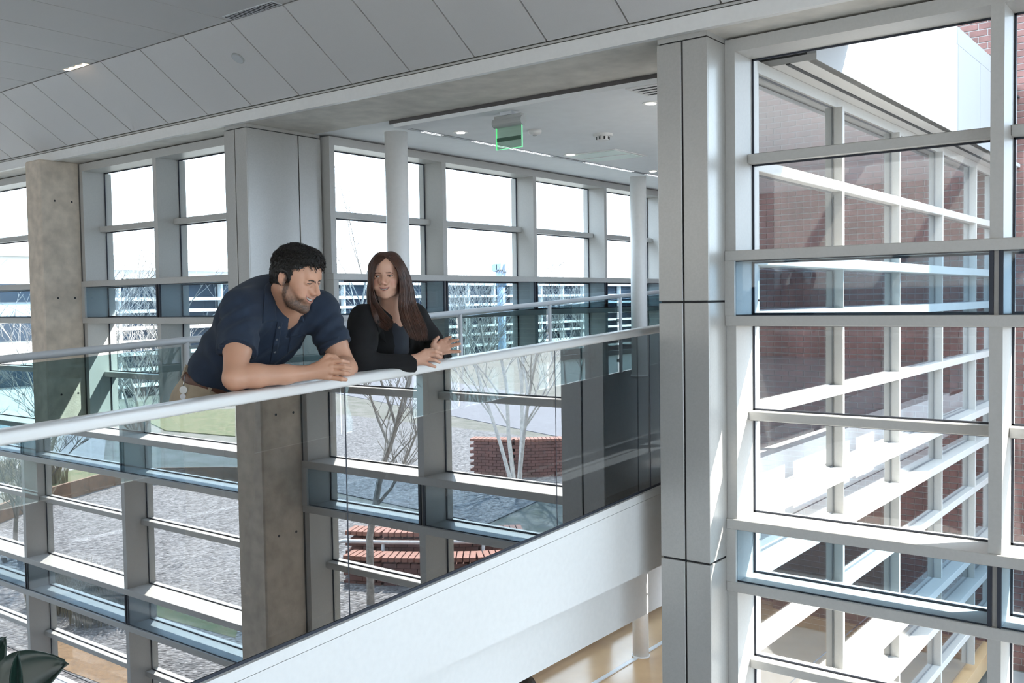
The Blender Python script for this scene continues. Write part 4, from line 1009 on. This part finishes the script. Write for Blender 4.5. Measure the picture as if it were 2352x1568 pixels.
    for i in pick:                                              # short wavy strands lying along the head, swept forwards on top
        p = hV[i]; n = nrmv[i]; l = Lh[i]; top = max(0, min(1, (l[2]-.02)/.07))
        tg = M[:, 1]*(.9*top-.15)+M[:, 2]*(-.8*(1-top))+M[:, 0]*r.normal()*.5+r.normal(size=3)*(.25+.35*top); tg = tg-n*(tg@n); tg /= np.linalg.norm(tg)+1e-9; bt = np.cross(n, tg)
        R_ = (.0010+.0036*top)*r.uniform(.4, 1.3); Ln = (.014+.022*top)*r.uniform(.7, 1.3); tn = r.uniform(.5, 1.3); ph = r.uniform(0, 6.28); pts = []
        for q in range(9):
            t = q/8; a = ph+tn*2*math.pi*t; pts.append(p+tg*Ln*(t-.35)+bt*math.sin(a)*R_+n*(.0006+.0028*top*math.sin(math.pi*t)+.5*R_*math.cos(a)))
        w = r.uniform(.0005, .0011); mb.tube(pts, [w*.5]+[w]*7+[w*.3], 3, 0, False)
    for k in range(46):                                         # loose curls falling over the forehead
        x0 = r.uniform(-.045, .048); p = T(x0, .082-6*x0*x0+.004*r.normal(), .083+.006*r.normal()); pts = []; ph = r.uniform(0, 6.28); Ln = r.uniform(.016, .034)
        for q in range(10):
            t = q/9; a = ph+t*r.uniform(4.5, 5); pts.append(p+M@(np.array([.006*math.cos(a), .010+.007*math.sin(a)-.004*t, -Ln*t])*s))
        mb.tube(pts, [.0012]*8+[.0009, .0005], 4, 0, False)
    o = mb.build('curls', HAIR_B, hair, True); o['kind'] = 'stuff'
    # ---- shirt
    Fs = Field()
    Fs.ell(chest, (.183, .128, .215), MT, .04); Fs.ell(belly+fw*.004, (.160, .128, .185), MT, .05); Fs.ell(hip+up*.03, (.157, .118, .11), MT, .05)
    Fs.ell(chest-fw*.092+up*.035, (.165, .112, .20), MT, .06); Fs.cone(chest-fw*.090, hip+pu*.10-pf*.035, .105, .100, .08)
    for sh in (Rsh, Lsh): Fs.cone(nk-fw*.055-up*.01, sh-fw*.035+up*.022, .070, .068, .05)
    for sh in (Rsh, Lsh): Fs.cone(nk-up*.015, sh-up*.004, .062, .068, .04)
    Fs.cone(nk-fw*.020, nk+up*.055-fw*.024, .078, .060, .03)
    for sh, el, f in ((Rsh, Rel, .60), (Lsh, Lel, .60)):
        en = sh+(el-sh)*f; d = (el-sh)/np.linalg.norm(el-sh); Fs.cone(sh, en+d*.03, .076, .075, .035)
        Fs.half(en, -d, en-np.array([.13, .13, .10]), en+np.array([.13, .13, .10]), .002)
    Fs.half(hip+pu*.022, pu, hip-.35, hip+np.array([.35, .35, .06]), .002)
    # neck opening (V) and the hollow that the neck stands in
    Fs.cone(nk+up*.12+fw*.012, nk+up*.0+fw*.004, .075, .046, .006, 's'); Fs.cone(nk+up*.06+fw*.06, nk-up*.065+fw*.105, .056, .012, .008, 's')
    slo = np.minimum.reduce([Rsh, Lsh, hip, nk, Rel, Lel])-.2; shi = np.maximum.reduce([Rsh, Lsh, hip, nk, Rel, Lel])+.2
    sV, sF = grow_skin(Fs, [(slo, shi, .0052)])
    def normals(V, F):
        N_ = np.zeros_like(V); t = V[F]; fn = np.cross(t[:, 2]-t[:, 0], t[:, 3]-t[:, 1]); [np.add.at(N_, F[:, q], fn) for q in range(4)]; return N_/(np.linalg.norm(N_, axis=1)[:, None]+1e-12)
    nn = normals(sV, sF); Q = (sV-hip)@MT
    fold = np.sin(Q[:, 2]*55+Q[:, 0]*38+3*vnoise(sV, 9, 2))*np.exp(-((Q[:, 2]-.12)/.12)**2)*.0042
    fold += np.sin(Q[:, 0]*75-Q[:, 2]*25+2.5*vnoise(sV, 8, 5))*np.exp(-((Q[:, 2]-.28)/.10)**2)*.0035
    for sh, el in ((Rsh, Rel), (Lsh, Lel)):
        d = (el-sh)/np.linalg.norm(el-sh); t = (sV-sh)@d; rad_ = np.linalg.norm(sV-sh-t[:, None]*d, axis=1); fold += np.sin(((sV-sh)@fw)*85+((sV-sh)@lat2)*40+t*18+2.2*vnoise(sV, 12, 8))*np.exp(-((t-.07)/.07)**2)*(rad_ < .13)*.0030
    amp = .0040*vnoise(sV, 22, 3)+.0024*vnoise(sV, 55, 7)+1.7*fold
    sV = sV+nn*amp[:, None]
    shirt = skin_obj('shirt', sV, sF, NAVY, root, None, tuple(hip))
    bv = bvh_of([shirt])
    drape('collar', bv, [(609, 655), (628, 639), (635, 735), (603, 742)], 8, 16, .0070, NAVY, shirt, .003, .004)
    drape('collar', bv, [(668, 712), (690, 708), (700, 740), (686, 738)], 6, 8, .006, NAVY, shirt, .003, .004)
    drape('placket', bv, [(637, 738), (649, 741), (632, 838), (619, 838)], 4, 24, .003, NAVY, shirt, .002)
    drape('pocket', bv, [(667, 772), (702, 768), (690, 800), (660, 812)], 8, 8, .0028, NAVY, shirt, .0018)
    for k, (a, b) in enumerate((((501, 801), (584, 822)), ((728, 803), (779, 783)))):
        drape('sleeve_hem', bv, [(a[0], a[1]-11), (b[0], b[1]-11), b, a], 14, 2, .0022, NAVY, shirt, .0015)
    for (bx_, by_) in ((641, 752), (636, 780), (631, 808)):
        h, n_, _, _ = bv.ray_cast(Vector((0, 0, 0)), ray(bx_, by_).normalized(), 20)
        if h is not None: disc('button', h-ray(bx_, by_).normalized()*.004, .0052, .002, mat('button', (.02, .03, .05, 1), .3), shirt, 14, -ray(bx_, by_).normalized())
    # ---- trousers, belt, shoes
    Fp = Field(); Fp.ell(hip-pu*.06, (.162, .128, .13), MP, .04); Fp.ell(hip+pu*.03, (.155, .122, .10), MP, .04)
    for (h, kn_), an in zip(knees, ankles): Fp.cone(h, kn_, .092, .072, .04); Fp.cone(kn_, an, .070, .058, .03)
    Fp.ell(hip-pu*.10-pf*.035, (.15, .10, .12), MP, .05)
    Fp.half(hip+pu*.042, -pu, hip-np.array([.35, .35, .06]), hip+.35, .002)
    pV, pF = grow_skin(Fp, [(np.array([hip[0]-.4, hip[1]-.4, foot_z+.03]), np.array([hip[0]+.35, hip[1]+.4, hip[2]+.15]), .008)])
    pV = pV+normals(pV, pF)*(.004*vnoise(pV, 24, 4))[:, None]
    trousers = skin_obj('trousers', pV, pF, KHAKI, root, None, (hip[0], hip[1], foot_z))
    Fb = Field(); Fb.ell(hip-pu*.06, (.167, .133, .135), MP, .04); Fb.ell(hip+pu*.03, (.160, .127, .105), MP, .04); Fb.ell(hip-pu*.10-pf*.035, (.155, .105, .125), MP, .05); Fb.half(hip+pu*.031, -pu, hip-.4, hip+.4, .001); Fb.half(hip-pu*.007, pu, hip-.4, hip+.4, .001)
    bV, bF = grow_skin(Fb, [(hip-.25, hip+.25, .0055)]); skin_obj('belt', bV, bF, LEATHER, trousers, None, tuple(hip))
    for k, a in enumerate((-2.35, -1.2, -.2, 1.0, 2.1)):
        c = hip+pu*.011+lat2*.160*math.sin(a)+pf*-.127*math.cos(a); dv = (c-hip-pu*.011); dv /= np.linalg.norm(dv); tg = np.cross(pu, dv); mb = MB()
        vs_ = [c+tg*q*.007+pu*w_*.026+dv*e_ for w_ in (-1, 1) for q, e_ in ((-1, -.004), (1, -.004), (1, .008), (-1, .008))]
        mb.add(vs_, [(0, 3, 2, 1), (4, 5, 6, 7), (0, 1, 5, 4), (1, 2, 6, 5), (2, 3, 7, 6), (3, 0, 4, 7)]); mb.build('belt_loop', KHAKI, trousers)
    # key ring clipped to the belt
    kb = bvh_of([trousers]); mb = MB()
    hK = None
    for xx in range(424, 445):
        h, n_, _, _ = kb.ray_cast(Vector((0, 0, 0)), ray(xx, 885).normalized(), 20)
        if h is not None: hK = h; break
    if hK is None: hK = Vector(hip)
    kc = np.array(hK)-np.array(ray(430, 890).normalized())*.02
    badge = empty('key_clip', tuple(kc), parent=root); badge['label'] = 'white and chrome key clip'
    disc('tag', Vector(kc)+Vector(camvec(-.004, -.018, 0)), .016, .004, mat('tag_white', (.75, .75, .74, 1), .3), badge, 20, Vector(camvec(0, 0, 1)))
    pipe('cord', [kc+camvec(0, .045, -.01), kc+camvec(-.003, .01, 0), kc+camvec(-.004, -.01, 0)], .003, badge, mat('chrome', (.5, .5, .52, 1), .2, 1), 6)
    disc('ring', Vector(kc)+Vector(camvec(-.006, -.045, 0)), .012, .003, MATS['chrome'], badge, 20, Vector(camvec(0, 0, 1)))
    for an, sg in zip(ankles, (-1, 1)):
        Fo = Field(); z0 = fl(an[1]); Fo.ell((an[0]+.055, an[1], z0+.036), (.125, .044, .036), None, .02); Fo.cone(an+np.array([-.01, 0, .0]), np.array([an[0]-.015, an[1], z0+.05]), .042, .040, .03)
        Fo.half((an[0], an[1], z0+.004), (0, 0, 1), an-.3, an+.3, .002); oV, oF = grow_skin(Fo, [(an-np.array([.14, .1, .15]), an+np.array([.24, .1, .1]), .005)]); skin_obj('shoe', oV, oF, SHOE, root, None, (an[0], an[1], z0))
    return root
build_man()
HAIR_W = mat('brown_hair', (0.062, 0.026, 0.016, 1), 0.40, 0, 0.5, 30)
BROW_W = mat('brown_brow', (0.085, 0.042, 0.028, 1), .6)
JACKET = cloth_material('black_jacket', (0.0035, 0.0035, 0.0045, 1), .95, 0.0); TEE = cloth_material('navy_tee', (0.016, 0.021, 0.032, 1))
def vnorm(V, F):
    N_ = np.zeros_like(V); t = V[F]; fn = np.cross(t[:, 2]-t[:, 0], t[:, 3]-t[:, 1]); [np.add.at(N_, F[:, q], fn) for q in range(4)]; return N_/(np.linalg.norm(N_, axis=1)[:, None]+1e-12)
def build_woman():
    Rsh, Lsh = px3(838, 737, -3.15), px3(948, 731, -3.15); Rel, Lel = px3(824, 836, -3.05), px3(1012, 831, -3.06)
    Rwr = pxd(951, 827, 4.235); Lwr = pxd(996, 808, 4.43); hip = px3(874, 905, -3.36); nk = px3(896, 716, -3.155)
    lat = (Lsh-Rsh)/np.linalg.norm(Lsh-Rsh); up = nk-hip; H = np.linalg.norm(up); up /= H; fw = np.cross(up, lat); fw /= np.linalg.norm(fw); fw *= np.sign(fw[0]); lat2 = np.cross(up, fw); lat2 *= np.sign(lat2@lat); MT = np.stack([lat2, fw, up], 1)
    fz = fl(hip[1])
    root = empty('person', (hip[0], hip[1], fz), 'woman with long brown hair and a black jacket gesturing over the rail', 'person')
    s = .91; O = pxd(888.5, 635.5, 4.33); M = frame(camvec(-.05, -.10, .98), camvec(-.035, 1, 0))
    Fd = Field(); chest = hip+up*H*.66; belly = hip+up*H*.25
    Fd.ell(chest, (.125, .085, .16), MT, .03); Fd.ell(belly, (.115, .08, .15), MT, .03); Fd.cone(nk-up*.01, Rsh, .042, .042, .03); Fd.cone(nk-up*.01, Lsh, .042, .042, .03)
    legs = []
    for sg in (-1, 1):
        h = hip+lat2*sg*.08; h[2] = hip[2]-.05; kn = np.array([hip[0]+.03, h[1]+sg*.01, fz+.45]); an = np.array([hip[0]-.04+.05*sg, h[1]+sg*.02, fz+.085]); legs.append((h, kn, an))
        Fd.cone(h, kn, .07, .045, .03); Fd.cone(kn, an, .043, .032, .02)
    T = head_field(Fd, O, M, s, False, .84)
    Fd.cone(T(0, -.03, -.04), nk-fw*.005, .046, .050, .03); Fd.cone(T(0, -.01, -.06), nk+fw*.03-up*.03, .040, .045, .03); Fd.ell(nk+fw*.055-up*.055, (.07, .03, .06), MT, .03)
    Fd.chain([Rsh, Rel], [.045, .037], .02); Fd.chain([Rel, Rwr], [.036, .024], .02); Fd.chain([Lsh, Lel], [.045, .037], .02); Fd.chain([Lel, Lwr], [.036, .024], .02)
    # her right hand, back of the hand up, fingers spread towards the right
    d = 4.225; kn = [pxd(977, 806.5, d+.004), pxd(983.5, 815, d), pxd(982.5, 824.5, d), pxd(976.5, 834, d+.006)]
    pip = [pxd(1000, 806, d-.006), pxd(1002, 815, d-.008), pxd(998, 826.5, d-.006), pxd(989, 838.3, d+.002)]
    tip = [pxd(1012.5, 810.5, d+.004), pxd(1012.5, 820, d+.002), pxd(1009.5, 832, d+.002), pxd(999.5, 842, d+.006)]
    for i in range(4):
        Fd.cone(Rwr, kn[i], .020, .0105, .012); Fd.cone(kn[i], pip[i], .0092, .0080, .003); Fd.cone(pip[i], tip[i], .0078, .0064, .002)
    Fd.chain([pxd(962, 822, d+.015), pxd(978, 806, d+.035), pxd(992, 803, d+.05)], [.014, .010, .008], .006)
    # her left hand, open palm to the viewer
    d2 = 4.41; mc = [pxd(1015, 784, d2-.004), pxd(1024, 787, d2-.006), pxd(1030.5, 795.5, d2-.006), pxd(1030, 807, d2-.002)]
    p2 = [pxd(1025.5, 778, d2-.014), pxd(1038, 783, d2-.02), pxd(1044, 792, d2-.02), pxd(1043, 807, d2-.012)]; t2 = [pxd(1034.5, 773.5, d2-.018), pxd(1051.5, 780, d2-.03), pxd(1056, 789.5, d2-.03), pxd(1056.5, 807.3, d2-.018)]
    for i in range(4):
        Fd.cone(Lwr, mc[i], .0195, .0120, .012); Fd.cone(mc[i], p2[i], .0092, .0082, .003); Fd.cone(p2[i], t2[i], .0080, .0064, .002)
    Fd.ell((mc[1]+mc[2]+Lwr)/3+camvec(0, 0, -.002), (.030, .030, .012), np.stack([np.array(rgt2), np.array(upv2), np.array(fwd)], 1), .010)
    Fd.chain([pxd(998, 806, d2+.0), pxd(995.5, 792, d2-.012), pxd(998.5, 783, d2-.016), pxd(1006.5, 774.5, d2-.016)], [.0165, .0125, .0095, .0074], .006)
    Fd.ell(pxd(1002, 798, d2-.012), (.014, .016, .012), np.stack([np.array(rgt2), np.array(upv2), np.array(fwd)], 1), .01)
    cs = [T(a, b, c) for a in (-.10, .10) for b in (-.12, .13) for c in (-.13, .13)]; lo = np.minimum.reduce(cs); hi = np.maximum.reduce(cs)
    hp = kn+pip+tip+[Rwr]; hl = np.minimum.reduce(hp)-.025; hh = np.maximum.reduce(hp)+.025; h3 = mc+p2+t2+[Lwr]; hl3 = np.minimum.reduce(h3)-.03; hh3 = np.maximum.reduce(h3)+.03
    al = np.minimum.reduce([Rel, Lel, nk, hip, Rsh, Lsh])-.2; ah = np.maximum.reduce([Rel, Lel, nk, hip, Rsh, Lsh, hi, hh])+.12
    V, F = grow_skin(Fd, [(lo, hi, .0018), (hl, hh, .0018), (hl3, hh3, .0018), (al, ah, .006), (np.array([hip[0]-.3, hip[1]-.3, fz+.02]), np.array([hip[0]+.3, hip[1]+.3, hip[2]+.05]), .012)])
    C = skin_color(len(V), (.63, .36, .255)); Lc = ((V-O)@M)/s; x, y, z = Lc.T; head = (np.abs(x) < .1) & (np.abs(y) < .13) & (np.abs(z) < .13)
    C *= (1+.05*vnoise(V, 60, 1))[:, None]
    red = 1.0*np.exp(-(((np.abs(x)-.044)/.018)**2+((y-.065)/.03)**2+((z+.026)/.017)**2))+.5*np.exp(-((x/.016)**2+((y-.108)/.02)**2+((z+.026)/.014)**2))
    C = C*(1-.5*(red*head)[:, None])+np.array([.66, .22, .16])*(.5*(red*head)[:, None])
    lid = np.exp(-(((np.abs(x)-.0315)/.017)**2+((z-.0125)/.006)**2))*head*(y > .06); C = C*(1-.35*lid[:, None])+np.array([.30, .14, .10])*.35*lid[:, None]
    tt = np.linspace(-1, 1, 25); Wm = .0295; arcs = np.concatenate([np.stack([Wm*tt, .0925-.0225*tt*tt*(Wm/.035), -.0540+.0125*tt*tt], 1), np.stack([Wm*tt, .0895-.0225*tt*tt*(Wm/.035), -.0665+.0245*tt*tt], 1)])
    near = np.full(len(V), 1.0); ii = np.where(head & (y > .05) & (np.abs(x) < .038) & (z < -.03) & (z > -.085))[0]; near[ii] = np.sqrt(((Lc[ii][:, None, :]-arcs[None])**2).sum(2)).min(1)
    lips = np.clip((.0062-near)/.002, 0, 1); C = C*(1-.85*lips[:, None])+np.array([.40, .13, .12])*.85*lips[:, None]
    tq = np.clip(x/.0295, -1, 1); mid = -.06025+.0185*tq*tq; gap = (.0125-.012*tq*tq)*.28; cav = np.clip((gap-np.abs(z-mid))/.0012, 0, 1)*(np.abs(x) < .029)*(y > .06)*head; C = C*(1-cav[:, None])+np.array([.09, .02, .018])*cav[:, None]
    body = skin_obj('body', V, F, SKIN, root, np.clip(C, 0, 1), (hip[0], hip[1], fz))
    eyes(root, T, M, s, camvec(-.42, .0, .9), (.05, .028, .018)); brows(root, T, M, bvh_of([body]), BROW_W, .0017, .0035, .0038, [(.0125, .0218), (.023, .0222), (.035, .0222), (.0465, .0172)]); teeth(root, T, M, bvh_of([body]), .0295, -.0540, .0125, -.0665, .0245, .22, .55, .58)
    # ---- hair: cap with a centre parting, back fall, and two long locks of strands
    Fh = Field(); e = lambda c, r, k=.012, op='u': Fh.ell(T(*c), np.array(r)*s, M, k*s, op)
    for sg in (-1, 1): e((sg*.020, -.016, .040), (.066, .094, .086), .004)
    e((0, -.052, -.03), (.076, .056, .10), .03); e((0, -.062, -.11), (.072, .045, .10), .03)
    for sg in (-1, 1): e((sg*.075, .012, -.02), (.018, .045, .09), .02); e((sg*.083, .016, -.10), (.020, .036, .07), .02)
    Fh.ell(T(0, .092, -.022), np.array((.0555, .070, .095))*s, M, .006, 's'); Fh.cone(T(0, .085, .03), T(0, .10, -.16), .056*s, .050*s, .006, 's')
    hb = [T(a, b, c) for a in (-.14, .14) for b in (-.15, .15) for c in (-.24, .15)]; hV, hF = grow_skin(Fh, [(np.minimum.reduce(hb), np.maximum.reduce(hb), .0035)])
    hV = hV+vnorm(hV, hF)*(.0016*vnoise(hV*np.array([1, 1, .15]), 320, 2))[:, None]
    hair = skin_obj('hair', hV, hF, HAIR_W, root, None, tuple(O)); r = np.random.default_rng(4)
    # ---- tee, jacket
    Ft = Field(); Ft.ell(chest, (.142, .108, .18), MT, .04); Ft.ell(belly, (.13, .10, .17), MT, .04); Ft.cone(nk-up*.03+fw*.022, chest+fw*.04, .062, .075, .04)
    for sh in (Rsh, Lsh): Ft.cone(nk-up*.03, sh, .045, .05, .03)
    Ft.cone(nk+up*.06+fw*.03, nk-up*.012+fw*.085, .056, .020, .006, 's')
    tl = np.minimum.reduce([Rsh, Lsh, hip, nk])-.2; thh = np.maximum.reduce([Rsh, Lsh, hip, nk])+.2
    tV, tF = grow_skin(Ft, [(tl, thh, .0055)]); tV = tV+vnorm(tV, tF)*(.0025*vnoise(tV, 40, 2))[:, None]; tee = skin_obj('tee_shirt', tV, tF, TEE, root, None, tuple(hip))
    Fj = Field(); Fj.ell(chest-fw*.005, (.172, .128, .20), MT, .05); Fj.ell(belly, (.165, .130, .20), MT, .06); Fj.ell(hip, (.17, .135, .13), MT, .05); Fj.ell(chest-fw*.05+up*.03, (.15, .09, .16), MT, .05)
    for sh in (Rsh, Lsh): Fj.cone(nk-up*.028-fw*.01, sh, .056, .064, .04)
    Fj.cone(nk-fw*.025-up*.01, nk+up*.050-fw*.04, .074, .064, .03)
    cuffR = Rel+(pxd(953, 836, 4.24)-Rel)*1.0; cuffL = Lel*.42+Lwr*.58
    Fj.chain([Rsh, (Rsh+Rel)/2-fw*.01, Rel], [.070, .066, .060], .04); Fj.cone(Rel, cuffR, .054, .040, .03); Fj.chain([Lsh, (Lsh+Lel)/2, Lel], [.070, .062, .054], .04); Fj.cone(Lel, cuffL, .050, .040, .03)
    for c0, e0 in ((cuffR, Rel), (cuffL, Lel)): dd = (e0-c0)/np.linalg.norm(e0-c0); Fj.half(c0, dd, c0-.07, c0+.07, .002); Fj.cone(c0+dd*.03, c0-dd*.02, .030, .035, .002, 's')
    # open front: a wedge from the neck down to the waist
    for t in np.linspace(0, 1, 9):
        c = nk+fw*.10-up*(.0+.34*t)-lat2*.004; w = .050-.006*t; Fj.ell(c+fw*.02, (w, .085, .045), MT, .010, 's')
    Fj.cone(nk+up*.09+fw*.02, nk-up*.01+fw*.02, .070, .047, .008, 's')
    jl = np.minimum.reduce([Rsh, Lsh, hip, nk, Rel, Lel, cuffL, cuffR])-.22; jh = np.maximum.reduce([Rsh, Lsh, hip, nk, Rel, Lel, cuffL, cuffR])+.2
    Fj.half(hip-up*.10, up, hip-.4, hip+np.array([.4, .4, .0]), .004)
    jV, jF = grow_skin(Fj, [(jl, jh, .0052)]); Q = (jV-Rsh); fold = np.sin(Q@up*70+Q@fw*45+3*vnoise(jV, 10, 3))*.0030*np.exp(-((Q@up+.13)/.12)**2)
    jV = jV+vnorm(jV, jF)*(.0038*vnoise(jV, 26, 6)+.0022*vnoise(jV, 60, 1)+fold)[:, None]; jacket = skin_obj('jacket', jV, jF, JACKET, root, None, tuple(hip)); bv = bvh_of([jacket])
    drape('lapel', bv, [(856, 712), (868, 708), (888, 790), (873, 775)], 8, 18, .006, JACKET, jacket, .003, .003)
    D0 = 4.33
    inL = [(886, 592), (869, 607), (859.5, 628), (857, 655), (863, 686), (876, 708), (893, 728), (906, 741)]; ouL = [(880, 587), (860, 598), (850, 625), (847.5, 657), (850, 692), (856, 722), (869, 747), (893, 763)]
    dIL = [-.055, -.085, -.083, -.070, -.050, -.055, -.075, -.085]; dOL = [-.035, -.030, -.010, .000, .000, -.020, -.050, -.070]
    inR = [(888, 592), (905, 607), (915, 630), (918.5, 656), (916, 690), (917, 716), (924, 742), (945, 783)]; ouR = [(900, 585.5), (924, 598), (941, 630), (949, 662), (955, 694), (965, 720), (979, 750), (984, 786)]
    dIR = [-.055, -.085, -.083, -.070, -.055, -.075, -.095, -.105]; dOR = [-.030, -.025, .000, .010, .010, -.015, -.050, -.070]
    def spline(P, t):
        n = len(P)-1; f = t*n; i = min(int(f), n-1); f -= i; p0 = P[max(i-1, 0)]; p1 = P[i]; p2_ = P[i+1]; p3 = P[min(i+2, n)]
        return .5*((2*p1)+(-p0+p2_)*f+(2*p0-5*p1+4*p2_-p3)*f*f+(-p0+3*p1-3*p2_+p3)*f**3)
    bvl = bvh_of([body, hair, tee, jacket])
    for nm, a_, b_, da, db in (('lock', inL, ouL, dIL, dOL), ('lock', inR, ouR, dIR, dOR)):
        A = [np.array([*q, D0+k]) for q, k in zip(a_, da)]; B = [np.array([*q, D0+k]) for q, k in zip(b_, db)]; mb = MB()
        for k in range(430):
            u = r.random(); lay = r.uniform(-1, 1); end = r.uniform(.93, 1.0)-.05*abs(u-.5); ph = r.uniform(0, 6.28); am = r.uniform(.3, 1.5); pts = []
            for q in range(19):
                t = end*q/18; c = spline(A, t)*(1-u)+spline(B, t)*u; th_ = .012+.010*math.sin(math.pi*min(1, t*1.1)); c = c.copy()
                c[2] += -th_*math.sqrt(max(0, 1-(2*u-1)**2))*.9+lay*.007*min(1, 3*t); c[0] += am*math.sin(ph+t*7)*(.35+1.1*t); 
                dr = ray(c[0], c[1]); h_, n__, _, _ = bvl.ray_cast(Vector((0, 0, 0)), dr.normalized(), 6)
                if h_ is not None: c[2] = min(c[2], h_.dot(fwd)-.0025-.004*(lay+1)*min(1, 2.5*t))
                pts.append(pxd(*c))
            w = r.uniform(.0009, .0019); mb.tube(pts, [w*.6]+[w]*15+[w*.9, w*.6, w*.2], 4, 0, False)
        o = mb.build(nm, HAIR_W, hair, True); o['kind'] = 'stuff'
    # trousers and shoes
    Fp = Field(); Fp.ell(hip-up*.06, (.15, .115, .13), MT, .04)
    for h, k_, an in legs: Fp.cone(h, k_, .082, .058, .03); Fp.cone(k_, an, .056, .045, .03)
    pV, pF = grow_skin(Fp, [(np.array([hip[0]-.35, hip[1]-.35, fz+.04]), np.array([hip[0]+.3, hip[1]+.35, hip[2]+.12]), .009)]); skin_obj('trousers', pV, pF, cloth_material('dark_trousers', (.012, .012, .015, 1)), root, None, (hip[0], hip[1], fz))
    for h, k_, an in legs:
        Fo = Field(); z0 = fl(an[1]); Fo.ell((an[0]+.05, an[1], z0+.032), (.115, .038, .032), None, .02); Fo.cone(an, (an[0]-.01, an[1], z0+.045), .036, .035, .03); Fo.half((an[0], an[1], z0+.004), (0, 0, 1), an-.3, an+.3, .002)
        oV, oF = grow_skin(Fo, [(an-np.array([.13, .1, .14]), an+np.array([.2, .1, .09]), .005)]); skin_obj('shoe', oV, oF, SHOE, root, None, (an[0], an[1], z0))
build_woman()
def build_passerby():
    top = at_z(1206, 1556, FLOOR_L+1.70); x0, y0 = top.x, top.y; fz = FLOOR_L; P = lambda x, y, z: np.array([x0+x, y0+y, fz+z])
    root = empty('person', (x0, y0, fz), 'dark-haired person on the lower floor, only the top of the head showing', 'person')
    M = frame((0.9, -.4, -.1), (0, 0, 1)); O = P(0, 0, 1.585); Fd = Field(); T = head_field(Fd, O, M, .97, False, .95); sd = M[:, 0]
    Fd.cone(T(0, -.03, -.04), P(0, 0, 1.40), .048, .055, .03); Fd.ell(P(0, 0, 1.2), (.14, .12, .24), None, .04); Fd.ell(P(0, 0, .98), (.14, .12, .14), None, .04)
    hands = []
    for sg in (-1, 1):
        s_ = P(0, 0, 1.38)+sd*sg*.17; e_ = s_+np.array([-.02, 0, -.28])+sd*sg*.03; w_ = e_+np.array([.06, -.03, -.24]); hands.append((s_, e_, w_)); Fd.chain([s_, e_, w_], [.045, .036, .025], .02)
        for k in range(4): b = w_+M[:, 1]*(.018*(k-1.5))+np.array([0, 0, -.075]); Fd.cone(w_, b, .018, .011, .01); Fd.chain([b, b+np.array([.01, 0, -.035]), b+np.array([.02, 0, -.065+.006*abs(k-1)])], [.009, .008, .0065], .003)
        Fd.chain([w_, w_+M[:, 1]*.035+np.array([0, 0, -.04]), w_+M[:, 1]*.045+np.array([0, 0, -.075])], [.014, .010, .008], .006)
        h = P(0, 0, .92)+sd*sg*.09; k_ = P(.05*sg, 0, .48)+sd*sg*.09; a_ = P(-.08*sg, 0, .09)+sd*sg*.09; Fd.chain([h, k_, a_], [.075, .05, .036], .03)
    lo = np.array([x0-.35, y0-.35, fz]); hi = np.array([x0+.35, y0+.35, fz+1.75])
    hb = [T(a, b, c) for a in (-.10, .10) for b in (-.12, .13) for c in (-.13, .13)]
    V, F = grow_skin(Fd, [(np.minimum.reduce(hb), np.maximum.reduce(hb), .003), (lo, hi, .009)]); skin_obj('body', V, F, SKIN, root, skin_color(len(V), (.5, .28, .2)), (x0, y0, fz))
    Fh = Field(); Fh.ell(T(0, -.015, .045), (.083, .098, .088), M, .01); Fh.ell(T(0, -.05, -.05), (.075, .06, .10), M, .03); Fh.ell(T(0, .095, -.02), (.06, .066, .09), M, .006, 's'); hV, hF = grow_skin(Fh, [(np.minimum.reduce(hb)-.05, np.maximum.reduce(hb)+.05, .005)])
    skin_obj('hair', hV+vnorm(hV, hF)*(.002*vnoise(hV, 250, 2))[:, None], hF, HAIR_B, root, None, tuple(O))
    Fj = Field(); Fj.ell(P(0, 0, 1.2), (.18, .16, .27), None, .05); Fj.ell(P(0, 0, .98), (.17, .16, .16), None, .05)
    for s_, e_, w_ in hands: Fj.cone(P(0, 0, 1.39), s_, .06, .062, .04); Fj.chain([s_, e_, w_], [.062, .053, .038], .03)
    jV, jF = grow_skin(Fj, [(lo, hi, .009)]); skin_obj('jacket', jV, jF, JACKET, root, None, (x0, y0, fz+1))
    Fp = Field(); Fp.ell(P(0, 0, .92), (.16, .15, .13), None, .04)
    for sg in (-1, 1):
        h = P(0, 0, .90)+sd*sg*.09; k_ = P(.05*sg, 0, .48)+sd*sg*.09; a_ = P(-.08*sg, 0, .10)+sd*sg*.09; Fp.chain([h, k_, a_], [.09, .066, .052], .03)
        Fo = Field(); Fo.ell(a_+M[:, 1]*.05+np.array([0, 0, -.065]), (.11, .045, .034), np.stack([M[:, 1]*1.0, np.cross(np.array([0, 0, 1.]), M[:, 1]), np.array([0, 0, 1.])], 1), .02); Fo.cone(a_, a_-np.array([0, 0, .04]), .04, .04, .02); oV, oF = grow_skin(Fo, [(a_-.2, a_+.2, .008)]); skin_obj('shoe', oV, oF, SHOE, root, None, (a_[0], a_[1], fz))
    pV, pF = grow_skin(Fp, [(lo, hi, .010)]); skin_obj('trousers', pV, pF, MATS['dark_trousers'], root, None, (x0, y0, fz))
build_passerby()
finish()
